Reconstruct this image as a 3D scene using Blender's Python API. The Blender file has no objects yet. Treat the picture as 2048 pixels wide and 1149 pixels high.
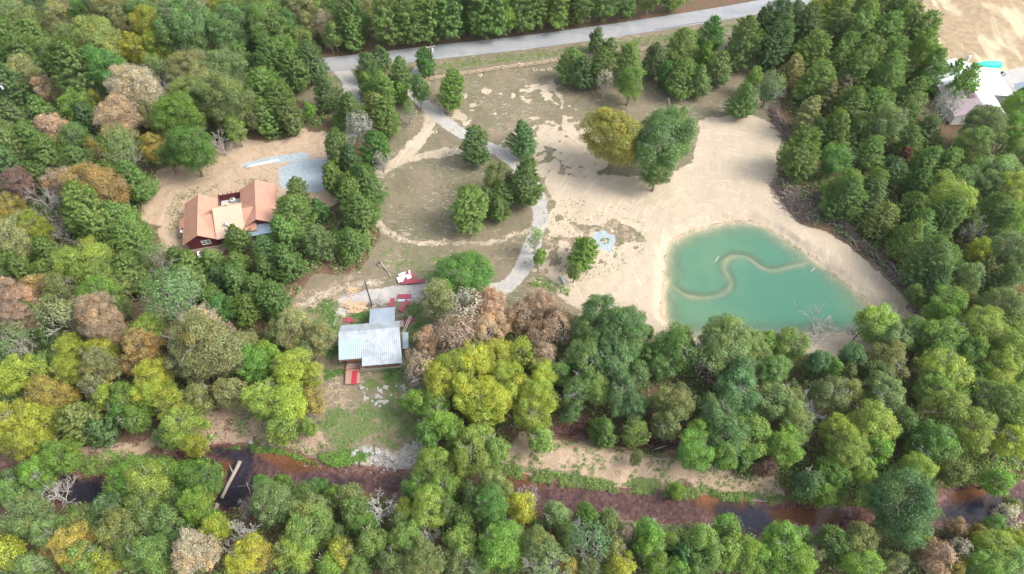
import bpy, bmesh, math, random
import numpy as np
from mathutils import Vector, Matrix

# ------------------------------------------------------------------ camera, sky, sun, exposure
SC = bpy.context.scene
F = 1384.0; PITCH = math.radians(54); H = 118.0
cam = bpy.data.objects.new("camera", bpy.data.cameras.new("camera"))
SC.collection.objects.link(cam)
cam.location = (0, 0, H)
cam.rotation_euler = (math.radians(90) - PITCH, 0, 0)
cam.data.sensor_width = 36; cam.data.lens = 36 * F / 2048
cam.data.clip_end = 6000
SC.camera = cam

SUN_EL = math.radians(47); SUN_AZ = math.radians(100)     # azimuth clockwise from +Y (view direction)
world = bpy.data.worlds.new("World"); SC.world = world; world.use_nodes = True
wn = world.node_tree.nodes; wl = world.node_tree.links
bg = wn["Background"]
sky = wn.new("ShaderNodeTexSky"); sky.sky_type = 'NISHITA'; sky.sun_disc = False
sky.sun_elevation = SUN_EL; sky.sun_rotation = SUN_AZ
sky.dust_density = 3.0; sky.air_density = 1.0
hs = wn.new("ShaderNodeHueSaturation"); hs.inputs["Saturation"].default_value = 0.50
wl.new(sky.outputs[0], hs.inputs["Color"]); wl.new(hs.outputs[0], bg.inputs[0])
bg.inputs[1].default_value = 0.15
sd_ = bpy.data.lights.new("sun", 'SUN'); sd_.energy = 1.35; sd_.angle = math.radians(24); sd_.color = (1, .955, .87)
sun = bpy.data.objects.new("sun", sd_); SC.collection.objects.link(sun)
_d = Vector((math.sin(SUN_AZ) * math.cos(SUN_EL), math.cos(SUN_AZ) * math.cos(SUN_EL), math.sin(SUN_EL)))
sun.rotation_euler = _d.to_track_quat('Z', 'Y').to_euler(); sun.location = (200, -50, 200)
SC.view_settings.view_transform = 'Standard'; SC.view_settings.look = 'None'
SC.view_settings.exposure = 1.27; SC.view_settings.gamma = 1
SC.cycles.max_bounces = 5; SC.cycles.diffuse_bounces = 3; SC.cycles.glossy_bounces = 2
SC.cycles.transparent_max_bounces = 6; SC.cycles.transmission_bounces = 3

# ------------------------------------------------------------------ pixel -> ground
cP, sP = math.cos(PITCH), math.sin(PITCH)
def G(px, py, z=0.0):
    u = (px - 1024) / F; v = -(py - 574.5) / F
    dy = cP + v * sP; dz = -sP + v * cP
    t = (z - H) / dz
    return (u * t, dy * t)
def ppm(px, py, z=0.0):
    v = -(py - 574.5) / F
    return F / ((z - H) / (-sP + v * cP))
def GP(pts, z=0.0): return [G(a, b, z) for a, b in pts]

# ------------------------------------------------------------------ naming helpers
def tag(o, label=None, cat=None, group=None, kind=None):
    if label: o["label"] = label
    if cat: o["category"] = cat
    if group: o["group"] = group
    if kind: o["kind"] = kind
    return o
def link(o): SC.collection.objects.link(o); return o
def empty(name, loc, rz=0):
    o = bpy.data.objects.new(name, None); o.location = loc; o.rotation_euler = (0, 0, rz)
    o.empty_display_size = .3
    return link(o)
def mesh_np(name, verts, faces, mat=None, smooth=False, mats=None, midx=None):
    """faces: (n,k) int array (all same size) or list of lists"""
    me = bpy.data.meshes.new(name)
    if isinstance(faces, np.ndarray):
        n, k = faces.shape
        me.vertices.add(len(verts)); me.vertices.foreach_set("co", np.asarray(verts, dtype=np.float32).ravel())
        me.loops.add(n * k); me.loops.foreach_set("vertex_index", faces.astype(np.int32).ravel())
        me.polygons.add(n)
        me.polygons.foreach_set("loop_start", np.arange(0, n * k, k, dtype=np.int32))
        me.update(calc_edges=True)
    else:
        me.from_pydata([tuple(v) for v in verts], [], faces); me.update()
    if smooth: me.polygons.foreach_set("use_smooth", np.ones(len(me.polygons), dtype=bool))
    if mat: me.materials.append(mat)
    return me
def add(name, me, parent=None):
    o = bpy.data.objects.new(name, me); link(o)
    if parent: o.parent = parent
    return o

class MB:
    """collects boxes, bars, tubes and polygons into one mesh"""
    def __init__(s): s.v = []; s.f = []
    def box(s, x0, x1, y0, y1, z0, z1):
        b = len(s.v)
        s.v += [(x0,y0,z0),(x1,y0,z0),(x1,y1,z0),(x0,y1,z0),(x0,y0,z1),(x1,y0,z1),(x1,y1,z1),(x0,y1,z1)]
        s.f += [[b,b+3,b+2,b+1],[b+4,b+5,b+6,b+7],[b,b+1,b+5,b+4],[b+1,b+2,b+6,b+5],[b+2,b+3,b+7,b+6],[b+3,b,b+4,b+7]]
        return s
    def slab(s, pts, t):
        """pts: 3 or 4 corners (x,y,z) of the top; thickened t straight down"""
        n = len(pts); b = len(s.v)
        s.v += [tuple(p) for p in pts] + [(p[0], p[1], p[2] - t) for p in pts]
        s.f += [list(range(b, b + n)), list(range(b + 2*n - 1, b + n - 1, -1))]
        for i in range(n):
            j = (i + 1) % n
            s.f.append([b + i, b + n + i, b + n + j, b + j])
        return s
    def obox(s, c, L, W, T, rz, ry=0, rx=0):
        M = Matrix.Translation(c) @ Matrix.Rotation(rz, 4, 'Z') @ Matrix.Rotation(ry, 4, 'Y') @ Matrix.Rotation(rx, 4, 'X')
        b = len(s.v); m = MB().box(-L/2, L/2, -W/2, W/2, -T/2, T/2)
        s.v += [tuple(M @ Vector(v)) for v in m.v]; s.f += [[b + i for i in f] for f in m.f]
        return s
    def tube(s, pts, radii, n=6):
        ring = []
        for i, p in enumerate(pts):
            p = Vector(p)
            a = Vector(pts[max(i-1, 0)]); c = Vector(pts[min(i+1, len(pts)-1)])
            d = (c - a).normalized()
            q = d.orthogonal().normalized(); r = d.cross(q)
            idx = []
            for k in range(n):
                t = 2 * math.pi * k / n
                s.v.append(tuple(p + (q * math.cos(t) + r * math.sin(t)) * radii[i])); idx.append(len(s.v) - 1)
            ring.append(idx)
        for i in range(len(ring) - 1):
            for k in range(n):
                s.f.append([ring[i][k], ring[i][(k+1) % n], ring[i+1][(k+1) % n], ring[i+1][k]])
        s.f.append(ring[0][::-1]); s.f.append(ring[-1])
        return s
    def build(s, name, mat, parent=None, smooth=False):
        me = mesh_np(name, s.v, s.f, mat, smooth)
        bm = bmesh.new(); bm.from_mesh(me); bmesh.ops.recalc_face_normals(bm, faces=bm.faces); bm.to_mesh(me); bm.free()
        return add(name, me, parent)

# ------------------------------------------------------------------ numpy noise
def vnoise(x, y, s, seed):
    rs = np.random.RandomState(seed); t = rs.rand(256, 256).astype(np.float32)
    x = np.asarray(x) / s + 1000; y = np.asarray(y) / s + 1000
    xi = np.floor(x).astype(int); yi = np.floor(y).astype(int); fx = x - xi; fy = y - yi
    fx = fx*fx*(3-2*fx); fy = fy*fy*(3-2*fy)
    a = t[xi & 255, yi & 255]; b = t[(xi+1) & 255, yi & 255]; c = t[xi & 255, (yi+1) & 255]; d = t[(xi+1) & 255, (yi+1) & 255]
    return (a*(1-fx)+b*fx)*(1-fy) + (c*(1-fx)+d*fx)*fy
def fbm(x, y, s, seed, o=4):
    r = 0; a = .5; w = 0
    for i in range(o):
        r = r + a * vnoise(x, y, s / 2**i, seed + i); w += a; a *= .55
    return r / w
def sstep(a, b, x):
    t = np.clip((x - a) / (b - a), 0, 1); return t*t*(3-2*t)
def sdist(X, Y, poly, pad=12.0):
    """signed distance to polygon (negative inside); clipped to pad outside its bbox"""
    P = np.array(poly); out = np.full(X.shape, pad, dtype=np.float32)
    m = (X > P[:,0].min()-pad) & (X < P[:,0].max()+pad) & (Y > P[:,1].min()-pad) & (Y < P[:,1].max()+pad)
    x = X[m]; y = Y[m]; d = np.full(x.shape, 1e9); ins = np.zeros(x.shape, bool)
    for i in range(len(P)):
        ax, ay = P[i]; bx, by = P[(i+1) % len(P)]
        ex, ey = bx-ax, by-ay; L = ex*ex+ey*ey+1e-9
        t = np.clip(((x-ax)*ex+(y-ay)*ey)/L, 0, 1)
        d = np.minimum(d, (x-ax-t*ex)**2+(y-ay-t*ey)**2)
        c = ((ay > y) != (by > y)) & (x < (bx-ax)*(y-ay)/((by-ay) if by != ay else 1e-9)+ax)
        ins ^= c
    d = np.sqrt(d); d[ins] *= -1
    out[m] = np.minimum(d, pad); return out
def ldist(X, Y, line, pad=10.0):
    """distance to an open polyline"""
    P = np.array(line); out = np.full(X.shape, pad, dtype=np.float32)
    m = (X > P[:,0].min()-pad) & (X < P[:,0].max()+pad) & (Y > P[:,1].min()-pad) & (Y < P[:,1].max()+pad)
    x = X[m]; y = Y[m]; d = np.full(x.shape, 1e9)
    for i in range(len(P)-1):
        ax, ay = P[i]; bx, by = P[i+1]; ex, ey = bx-ax, by-ay; L = ex*ex+ey*ey+1e-9
        t = np.clip(((x-ax)*ex+(y-ay)*ey)/L, 0, 1)
        d = np.minimum(d, (x-ax-t*ex)**2+(y-ay-t*ey)**2)
    out[m] = np.minimum(np.sqrt(d), pad); return out
def smooth_line(pts, n=6):
    P = [Vector((*p, 0)) for p in pts]; out = []
    for i in range(len(P)-1):
        p0 = P[max(i-1,0)]; p1 = P[i]; p2 = P[i+1]; p3 = P[min(i+2,len(P)-1)]
        for k in range(n):
            t = k/n
            q = .5*((2*p1)+(p2-p0)*t+(2*p0-5*p1+4*p2-p3)*t*t+(3*p1-p0-3*p2+p3)*t**3)
            out.append((q.x,q.y))
    out.append((P[-1].x,P[-1].y)); return out
def smooth_poly(pts, n=3):
    L = len(pts); P = [Vector((*p,0)) for p in pts]; out=[]
    for i in range(L):
        p0,p1,p2,p3 = P[i-1],P[i],P[(i+1)%L],P[(i+2)%L]
        for k in range(n):
            t=k/n
            q=.5*((2*p1)+(p2-p0)*t+(2*p0-5*p1+4*p2-p3)*t*t+(3*p1-p0-3*p2+p3)*t**3)
            out.append((q.x,q.y))
    return out

# ------------------------------------------------------------------ materials
def new_mat(name):
    m = bpy.data.materials.new(name); m.use_nodes = True
    nt = m.node_tree; b = nt.nodes["Principled BSDF"]
    return m, nt, b
class N:
    """tiny node-graph helper"""
    def __init__(s, nt): s.nt = nt
    def new(s, t, **k):
        n = s.nt.nodes.new(t)
        for a, v in k.items(): setattr(n, a, v)
        return n
    def set(s, sock, v):
        if isinstance(v, bpy.types.NodeSocket): s.nt.links.new(v, sock)
        elif v is not None: sock.default_value = v
    def math(s, op, a, b=None, c=None, clamp=False):
        n = s.new("ShaderNodeMath", operation=op); n.use_clamp = clamp
        for i, v in enumerate((a, b, c)):
            if v is not None: s.set(n.inputs[i], v)
        return n.outputs[0]
    def mix(s, f, a, b, mode='MIX'):
        n = s.new("ShaderNodeMix", data_type='RGBA', blend_type=mode)
        s.set(n.inputs[0], f); s.set(n.inputs[6], a if not isinstance(a, tuple) else (*a, 1)); s.set(n.inputs[7], b if not isinstance(b, tuple) else (*b, 1))
        return n.outputs[2]
    def noise(s, scale, detail=4, rough=.55, vec=None, dist=0):
        n = s.new("ShaderNodeTexNoise"); n.inputs["Scale"].default_value = scale
        n.inputs["Detail"].default_value = detail; n.inputs["Roughness"].default_value = rough; n.inputs["Distortion"].default_value = dist
        if vec: s.set(n.inputs["Vector"], vec)
        return n.outputs[0]
    def range(s, v, a, b, c=0., d=1., smooth=True):
        n = s.new("ShaderNodeMapRange"); n.interpolation_type = 'SMOOTHSTEP' if smooth else 'LINEAR'
        s.set(n.inputs[0], v); n.inputs[1].default_value = a; n.inputs[2].default_value = b; n.inputs[3].default_value = c; n.inputs[4].default_value = d
        return n.outputs[0]
    def pos(s): return s.new("ShaderNodeNewGeometry").outputs["Position"]
    def obj(s): return s.new("ShaderNodeTexCoord").outputs["Object"]
    def scalev(s, vec, sc):
        n = s.new("ShaderNodeMapping"); s.set(n.inputs[0], vec); n.inputs["Scale"].default_value = sc; return n.outputs[0]
    def bump(s, h, strength, dist, b):
        n = s.new("ShaderNodeBump"); n.inputs["Strength"].default_value = strength; n.inputs["Distance"].default_value = dist
        s.set(n.inputs["Height"], h); s.nt.links.new(n.outputs[0], b.inputs["Normal"])

def simple(name, col, rough=.7, var=.18, scale=3.0, metal=0.0, bump=.0, coord='obj'):
    m, nt, b = new_mat(name); g = N(nt); v = g.obj() if coord == 'obj' else g.pos()
    n1 = g.noise(scale, 5, .6, v); n2 = g.noise(scale*7, 3, .6, v)
    k = g.math('ADD', g.math('MULTIPLY', g.math('SUBTRACT', n1, .5), var*2.4), g.math('MULTIPLY', g.math('SUBTRACT', n2, .5), var*1.5))
    k = g.math('ADD', k, 1.0)
    c = g.mix(1.0, col, (1,1,1), 'MULTIPLY')
    cc = g.new("ShaderNodeVectorMath", operation='SCALE'); g.set(cc.inputs[0], c); g.set(cc.inputs[3], k)
    nt.links.new(cc.outputs[0], b.inputs["Base Color"])
    b.inputs["Roughness"].default_value = rough; b.inputs["Metallic"].default_value = metal
    if bump: g.bump(n2, .6, bump, b)
    return m

def leaf_mat(name, trans=.40):
    m, nt, b = new_mat(name); g = N(nt)
    nt.nodes.remove(b); out = nt.nodes["Material Output"]
    oi = g.new("ShaderNodeObjectInfo"); at = g.new("ShaderNodeAttribute"); at.attribute_name = "tint"
    sep = g.new("ShaderNodeSeparateColor"); nt.links.new(at.outputs["Color"], sep.inputs[0])
    # R brightness of the leaf cluster, G hue shift toward yellow or brown
    c = g.mix(sep.outputs[1], oi.outputs["Color"], g.mix(1.0, oi.outputs["Color"], (1.45, 1.15, .8), 'MULTIPLY'))
    sc = g.new("ShaderNodeVectorMath", operation='SCALE'); g.set(sc.inputs[0], c); g.set(sc.inputs[3], sep.outputs[0])
    d = g.new("ShaderNodeBsdfDiffuse"); t = g.new("ShaderNodeBsdfTranslucent"); gl = g.new("ShaderNodeBsdfGlossy")
    gl.inputs["Roughness"].default_value = .5; gl.inputs["Color"].default_value = (1,1,1,1)
    g.set(d.inputs[0], sc.outputs[0])
    tc = g.mix(1.0, sc.outputs[0], (1.25, 1.35, .6), 'MULTIPLY'); g.set(t.inputs[0], tc)
    mx = g.new("ShaderNodeMixShader"); mx.inputs[0].default_value = trans
    nt.links.new(d.outputs[0], mx.inputs[1]); nt.links.new(t.outputs[0], mx.inputs[2])
    m2 = g.new("ShaderNodeMixShader"); m2.inputs[0].default_value = .035
    nt.links.new(mx.outputs[0], m2.inputs[1]); nt.links.new(gl.outputs[0], m2.inputs[2])
    nt.links.new(m2.outputs[0], out.inputs[0])
    return m
LEAF = leaf_mat("leaf"); 
BARK = simple("bark", (.20,.165,.13), .9, .3, 2)
BARKP = simple("bark_pale", (.36,.335,.30), .9, .25, 2)
BARKW = simple("bark_bleached", (.46,.445,.42), .9, .2, 2)

POND_C = (48.0, 96.0)
def ground_material():
    m, nt, b = new_mat("earth"); g = N(nt); p = g.pos()
    a = g.new("ShaderNodeAttribute"); a.attribute_name = "ma"; sa = g.new("ShaderNodeSeparateColor"); nt.links.new(a.outputs["Color"], sa.inputs[0])
    c = g.new("ShaderNodeAttribute"); c.attribute_name = "mb"; sb = g.new("ShaderNodeSeparateColor"); nt.links.new(c.outputs["Color"], sb.inputs[0])
    e = g.new("ShaderNodeAttribute"); e.attribute_name = "mc"; se = g.new("ShaderNodeSeparateColor"); nt.links.new(e.outputs["Color"], se.inputs[0])
    fine = g.noise(2.6, 5, .65, p); mid = g.noise(.55, 5, .62, p); big = g.noise(.07, 4, .6, p); vf = g.noise(9, 3, .6, p)
    def edge(mask, w=1.0, lo=.42, hi=.58):
        n = g.math('ADD', g.math('MULTIPLY', g.math('SUBTRACT', fine, .5), w), g.math('MULTIPLY', g.math('SUBTRACT', mid, .5), w))
        return g.range(g.math('ADD', mask, n), lo, hi)
    # dry meadow
    field = g.mix(g.range(mid, .38, .66), (.195,.160,.112), (.150,.150,.085))
    field = g.mix(g.range(big, .42, .62), field, g.mix(g.range(fine, .35, .65), (.25,.195,.135), (.19,.16,.11)))
    streak = g.noise(1.0, 4, .7, g.scalev(p, (.55, 1.5, 1)), 1.2)
    field = g.mix(g.math('MULTIPLY', g.range(streak, .55, .64), g.range(g.noise(.11, 3, .6, p), .40, .56)), field, (.40,.345,.26))
    field = g.mix(g.math('MULTIPLY', g.range(g.noise(.8, 6, .75, g.scalev(p, (1, 1.3, 1)), .8), .56, .63), .8), field, (.115,.135,.065))
    field = g.mix(g.range(g.noise(2.2, 4, .8, p, .5), .66, .72), field, (.50,.44,.35))
    field = g.mix(g.range(g.noise(1.7, 4, .7, p), .62, .72), field, (.10,.12,.05))
    litter = g.mix(g.range(fine, .35, .65), (.105,.062,.043), (.20,.125,.085))
    litter = g.mix(g.range(mid, .50, .64), litter, (.085,.115,.045))
    col = g.mix(edge(sb.outputs[1], .7), field, litter)
    dirt = g.mix(g.range(mid, .35, .68), (.50,.375,.27), (.39,.28,.195))
    dirt = g.mix(g.range(fine, .60, .74), dirt, (.25,.19,.13))
    col = g.mix(g.math('MULTIPLY', edge(sa.outputs[2], 1.3, .32, .72), .92), col, dirt)
    tan = g.mix(g.range(mid, .35, .65), (.37,.285,.18), (.29,.215,.135))
    tan = g.mix(g.range(g.noise(.16, 3, .5, g.scalev(p, (1.0, .3, 1)), .6), .5, .62), tan, (.50,.42,.28))
    col = g.mix(edge(sb.outputs[2], .6), col, tan)
    grass = g.mix(g.range(fine, .35, .65), (.085,.145,.05), (.16,.18,.07))
    grass = g.mix(g.math('MULTIPLY', g.range(g.noise(.35, 5, .7, p), .50, .62), .75), grass, (.26,.20,.14))
    col = g.mix(edge(sb.outputs[0], 1.2), col, grass)
    # pale graded sand with faint tyre and drag marks
    sx = g.new("ShaderNodeSeparateXYZ"); g.set(sx.inputs[0], p)          # grader and tyre marks sweep round the pond
    qx = g.math('SUBTRACT', sx.outputs[0], POND_C[0]); qy = g.math('SUBTRACT', sx.outputs[1], POND_C[1])
    an = g.math('ARCTAN2', qy, qx); rr = g.math('SQRT', g.math('ADD', g.math('MULTIPLY', qx, qx), g.math('MULTIPLY', qy, qy)))
    def polar(ka, kr):
        cx = g.new("ShaderNodeCombineXYZ"); g.set(cx.inputs[0], g.math('MULTIPLY', an, ka)); g.set(cx.inputs[1], g.math('MULTIPLY', rr, kr)); return cx.outputs[0]
    rad_ = g.noise(1.0, 3, .6, polar(34, .22), .6); ring_ = g.noise(1.0, 3, .6, polar(5, 1.5), .8)
    sand = g.mix(g.range(big, .35, .65), (.47,.39,.29), (.425,.35,.26))
    sand = g.mix(g.math('MULTIPLY', g.range(rad_, .50, .68), .50), sand, (.385,.31,.225)); sand = g.mix(g.math('MULTIPLY', g.range(ring_, .54, .66), .45), sand, (.60,.51,.39))
    sand = g.mix(g.math('MULTIPLY', g.range(mid, .52, .72), .35), sand, (.44,.365,.285))
    sand = g.mix(g.range(g.noise(1.3, 4, .75, p), .72, .80), sand, (.36,.29,.20))
    col = g.mix(edge(sa.outputs[0], 1.15, .36, .62), col, sand)
    grav = g.mix(g.range(fine, .3, .7), (.33,.32,.31), (.43,.415,.395))
    grav = g.mix(g.math('MULTIPLY', g.range(mid, .45, .7), .6), grav, (.56,.47,.37))
    grav = g.mix(g.math('MULTIPLY', g.range(vf, .55, .7), .5), grav, (.36,.34,.31))
    col = g.mix(edge(sa.outputs[1], 1.1, .30, .70), col, grav)
    bluegrav = g.mix(g.range(fine, .35, .65), (.27,.32,.35), (.38,.44,.465))
    bluegrav = g.mix(g.math('MULTIPLY', g.range(vf, .5, .7), .6), bluegrav, (.33,.37,.38))
    col = g.mix(edge(se.outputs[0], .9, .32, .68), col, bluegrav)
    # creek bed pebbles
    vo = g.new("ShaderNodeTexVoronoi"); vo.inputs["Scale"].default_value = 2.4; g.set(vo.inputs["Vector"], p)
    bed = g.mix(vo.outputs["Color"], (.11,.060,.045), (.37,.235,.18))
    bed = g.mix(g.range(mid, .3, .55), (.12,.065,.05), bed)
    bed = g.mix(g.range(se.outputs[2], .3, .7), bed, g.mix(g.range(fine, .3, .7), (.22,.105,.035), (.33,.17,.06)))
    col = g.mix(edge(se.outputs[1], .3), col, bed)
    nt.links.new(col, b.inputs["Base Color"]); b.inputs["Roughness"].default_value = .95
    b.inputs["Specular IOR Level"].default_value = .15
    hgt = g.math('ADD', g.math('MULTIPLY', mid, .6), g.math('MULTIPLY', fine, .35))
    g.bump(hgt, .8, .35, b)
    return m
EARTH = ground_material()

# ------------------------------------------------------------------ region outlines (photo pixels -> metres on the ground)
PZ = -1.0; CZ = -1.6
POND = smooth_poly(GP([(1334,505),(1345,487),(1375,469),(1410,456),(1450,449),(1490,447),(1520,452),(1555,470),(1590,495),(1640,529),(1680,560),(1715,589),(1735,614),(1746,642),(1730,661),(1690,668),(1600,672),(1540,674),(1480,673),(1440,672),(1390,674),(1362,665),(1338,645),(1327,620),(1330,580),(1333,540)], PZ))
RIDGE = smooth_line(GP([(1338,565),(1360,582),(1388,593),(1425,592),(1452,582),(1463,566),(1455,548),(1449,530),(1456,517),(1473,511),(1492,512),(1507,522),(1525,534),(1550,538),(1585,531),(1625,522),(1650,520)], PZ))
CREEK = smooth_poly(GP([(-250,900),(-60,905),(40,935),(130,958),(200,955),(280,930),(345,903),(420,888),(500,886),(515,902),(560,907),(650,924),(740,934),(815,938),(920,938),(1000,938),(1070,952),(1120,963),(1250,975),(1370,985),(1500,998),(1620,1005),(1700,1012),(1760,1015),(1860,1000),(1900,975),(1980,964),(2060,958),(2300,950),(2300,1060),(2060,1045),(1960,1056),(1880,1058),(1780,1045),(1690,1060),(1600,1074),(1530,1078),(1480,1068),(1430,1050),(1330,1048),(1200,1045),(1080,1035),(1000,1000),(900,1005),(800,1000),(720,992),(640,985),(560,975),(500,1010),(440,1030),(350,1020),(210,1005),(130,1018),(40,1000),(-60,980),(-250,970)], CZ))
SIDE = smooth_poly(GP([(1090,862),(1150,846),(1240,862),(1330,862),(1430,875),(1500,880),(1500,898),(1400,905),(1300,896),(1235,893),(1170,878),(1100,880)], CZ))
ISLAND = smooth_poly(GP([(345,940),(370,922),(410,920),(438,935),(445,960),(430,985),(400,1000),(360,990),(340,965)], CZ))
SAND = smooth_poly(GP([(1092,352),(1150,354),(1210,352),(1290,350),(1380,330),(1398,245),(1430,236),(1490,232),(1530,240),(1562,268),(1566,300),(1552,370),(1575,420),(1602,450),(1640,455),(1690,490),(1740,530),(1790,572),(1820,605),(1842,645),(1800,685),(1740,705),(1700,716),(1600,706),(1540,690),(1450,700),(1340,690),(1290,665),(1200,632),(1130,602),(1125,575),(1150,560),(1190,533),(1245,527),(1272,505),(1290,478),(1275,455),(1230,440),(1185,452),(1130,430),(1105,395)]), 2)
FIELD = GP([(560,160),(640,100),(1000,62),(1540,-18),(1700,-50),(1650,12),(1555,60),(1540,120),(1560,230),(1575,260),(1575,290),(1560,390),(1600,450),(1660,462),(1750,530),(1800,570),(1850,640),(1800,700),(1700,725),(1590,712),(1560,690),(1340,690),(1280,670),(1200,640),(1130,620),(900,612),(880,660),(850,740),(850,790),(862,850),(850,925),(700,925),(640,915),(520,890),(500,850),(640,760),(630,660),(575,610),(640,550),(720,540),(765,460),(765,350),(740,300),(700,260),(600,205),(540,195)])
YARD = smooth_poly(GP([(300,375),(330,338),(420,300),(480,268),(560,280),(600,265),(670,262),(680,300),(650,330),(660,400),(560,470),(420,500),(370,510),(300,460),(285,420)]), 2)
BANK = smooth_poly(GP([(1000,890),(1080,850),(1180,880),(1330,900),(1500,930),(1570,940),(1590,985),(1540,1000),(1400,985),(1250,972),(1110,955),(1010,935)]), 2)
BANKL = smooth_poly(GP([(395,860),(420,820),(500,800),(560,820),(640,830),(650,900),(560,895),(500,885),(420,885),(340,905),(150,935),(150,900),(300,890)]), 2)
LAWN = smooth_poly(GP([(640,850),(700,810),(830,800),(850,870),(760,890),(680,885)]), 2)
LAWN2 = smooth_poly(GP([(728,740),(800,735),(815,770),(780,790),(730,770)]), 2)
LAWN3 = smooth_poly(GP([(610,620),(650,600),(700,600),(700,640),(680,670),(640,660)]), 2)
LAWN4 = smooth_poly(GP([(815,610),(850,612),(845,680),(820,700),(800,650)]), 2)
TAN = GP([(1825,15),(1870,-20),(2200,-40),(2200,190),(2048,185),(1990,215),(1900,215),(1890,120)])
TOPR = GP([(1985,150),(2200,90),(2200,150),(2060,185),(1995,190)])
ROADC = smooth_line(GP([(150,186),(330,165),(480,148),(646,131),(775,117),(873,105),(1030,88),(1160,71),(1285,53),(1400,35),(1488,20),(1590,0),(1720,-28),(1900,-70)]))
DRIVE_L = smooth_line(GP([(684,140),(700,170),(704,205),(700,250),(690,290),(655,325),(600,350)]))
DRIVE_R = smooth_line(GP([(840,140),(826,175),(845,205),(880,235),(920,265),(970,290),(1010,310),(1050,345),(1073,385),(1080,425),(1074,465),(1055,515),(1040,545),(1015,570),(970,583),(900,582),(830,582),(770,592),(700,600)]))
TRACKS = [smooth_line(GP(l)) for l in ([(862,210),(858,245),(840,280),(812,310),(785,330),(765,345)], [(790,332),(830,316),(880,304),(940,300),(1000,308)],
          [(752,440),(770,462),(815,478),(900,484),(985,484),(1030,474),(1060,455)], [(590,640),(610,610),(645,588),(700,570),(760,572)],
          [(1075,300),(1100,280),(1130,268),(1160,290)], [(1100,180),(1118,190),(1125,215)])]
RING = GP([(1210,482)])[0]
PAD = smooth_poly(GP([(558,335),(600,322),(650,318),(652,350),(648,380),(600,385),(566,376)]), 2)
STRIP = smooth_poly(GP([(484,328),(520,318),(600,305),(618,312),(600,320),(540,326),(490,334)]), 2)
FOREYARD = GP([(700,760),(715,745),(800,740),(810,800),(730,810)])

# ------------------------------------------------------------------ terrain
XS = np.arange(-178, 178.01, .42); YS = np.arange(14, 212.01, .42)
X, Y = np.meshgrid(XS, YS)
def terrain_z(X, Y, full=False):
    sp = sdist(X, Y, POND); sc = sdist(X, Y, CREEK); ss = sdist(X, Y, SIDE); si = sdist(X, Y, ISLAND)
    rd = ldist(X, Y, ROADC, 12)
    z = (fbm(X, Y, 14, 3) - .5) * 1.1 * sstep(5, 12, rd) + (fbm(X, Y, 1.6, 9, 3) - .5) * .16 * sstep(3.4, 5, rd)
    tr = ldist(X, Y, DRIVE_R); z = z * (.35 + .65*sstep(1.5, 4, tr))
    rp = ldist(X, Y, RIDGE, 6)
    # pond basin
    wob = (fbm(X, Y, 2.0, 21, 4) - .5) * 1.5
    spw = sp + wob
    bank = PZ + (z - PZ) * sstep(0, 3.0, spw)
    bed = PZ - .04 - np.minimum(-np.minimum(spw, 0) * .42, 1.9)
    rz = PZ - .20 - .30 * fbm(X, Y, 4, 5, 3) - sstep(-.2, 3.0, rp + (fbm(X, Y, 3, 15, 2)-.5)*.8) * 1.9
    bed = np.maximum(bed, np.minimum(rz, PZ - .08))
    zp = np.where(spw > 0, bank, bed)
    # creek
    wob2 = (fbm(X, Y, 2.4, 31, 3) - .5) * 1.6
    scw = sc + wob2
    bank = CZ + (z - CZ) * sstep(0, 4.5, scw)
    bed = CZ - .03 - np.minimum(-np.minimum(scw, 0) * .22, .45) - (fbm(X, Y, .9, 41, 2)-.5) * .06
    zc = np.where(scw > 0, bank, bed)
    for pl in ([(415,893),(500,900),(508,960),(480,1012),(430,1032),(430,990),(462,925)], [(1430,1010),(1530,1012),(1570,1060),(1500,1078),(1440,1050)], [(1870,1010),(1990,985),(2060,1000),(2000,1058),(1890,1056)], [(125,950),(215,945),(205,1010),(120,1015)], [(560,980),(640,955),(720,975),(720,995)]):
        bed = bed - 1.5 * (1 - sstep(-2.5, .8, sdist(X, Y, GP(pl, CZ)) + (fbm(X, Y, 3, 77, 3)-.5)*3))
    zc = np.where(scw > 0, bank, bed)
    zi = CZ + .45 - sstep(-1.2, .6, si) * .9
    zc = np.where(si < .8, np.maximum(zc, zi), zc)
    zs = np.where(ss > 0, CZ + (z - CZ) * sstep(0, 3, ss), CZ - .05 - np.minimum(-np.minimum(ss, 0)*.3, .4))
    out = np.where(sp < 3.5, zp, z); out = np.where(sc < 5.5, np.minimum(zc, out), out); out = np.where(ss < 3, np.minimum(zs, out), out)
    out = np.where((sc < 5.5), zc, out)
    if full: return out, sp, sc, ss, si, rd
    return out
Z, sp, sc, ss, si, rd = terrain_z(X, Y, True)
def zat(x, y):
    i = int(round((y - YS[0]) / .42)); j = int(round((x - XS[0]) / .42))
    if 0 <= i < len(YS) and 0 <= j < len(XS): return float(Z[i, j])
    return 0.0
def ins(d, w=1.5): return 1 - sstep(-w/2, w/2, d)          # soft mask 1 inside
n1 = fbm(X, Y, 9, 51); n2 = fbm(X, Y, 3.2, 61); n3 = fbm(X, Y, 25, 71)
wa = 5.0; XW = X + (fbm(X, Y, 5, 101, 5) - .5)*wa*1.6; YW = Y + (fbm(X, Y, 5, 111, 5) - .5)*wa*1.6
f_field = ins(sdist(X, Y, FIELD) + (n1-.5)*5, 3); f_tan = ins(sdist(X, Y, TAN) + (n1-.5)*3, 2)
roadside = 1 - sstep(5.5, 8, rd)
f_bank = ins(sdist(XW, YW, BANK) + (n2-.5)*3, 1.5); f_bankl = ins(sdist(XW, YW, BANKL) + (n2-.5)*3, 1.5)
f_yard = ins(sdist(XW, YW, YARD) + (n2-.5)*3, 1.5)
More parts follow.
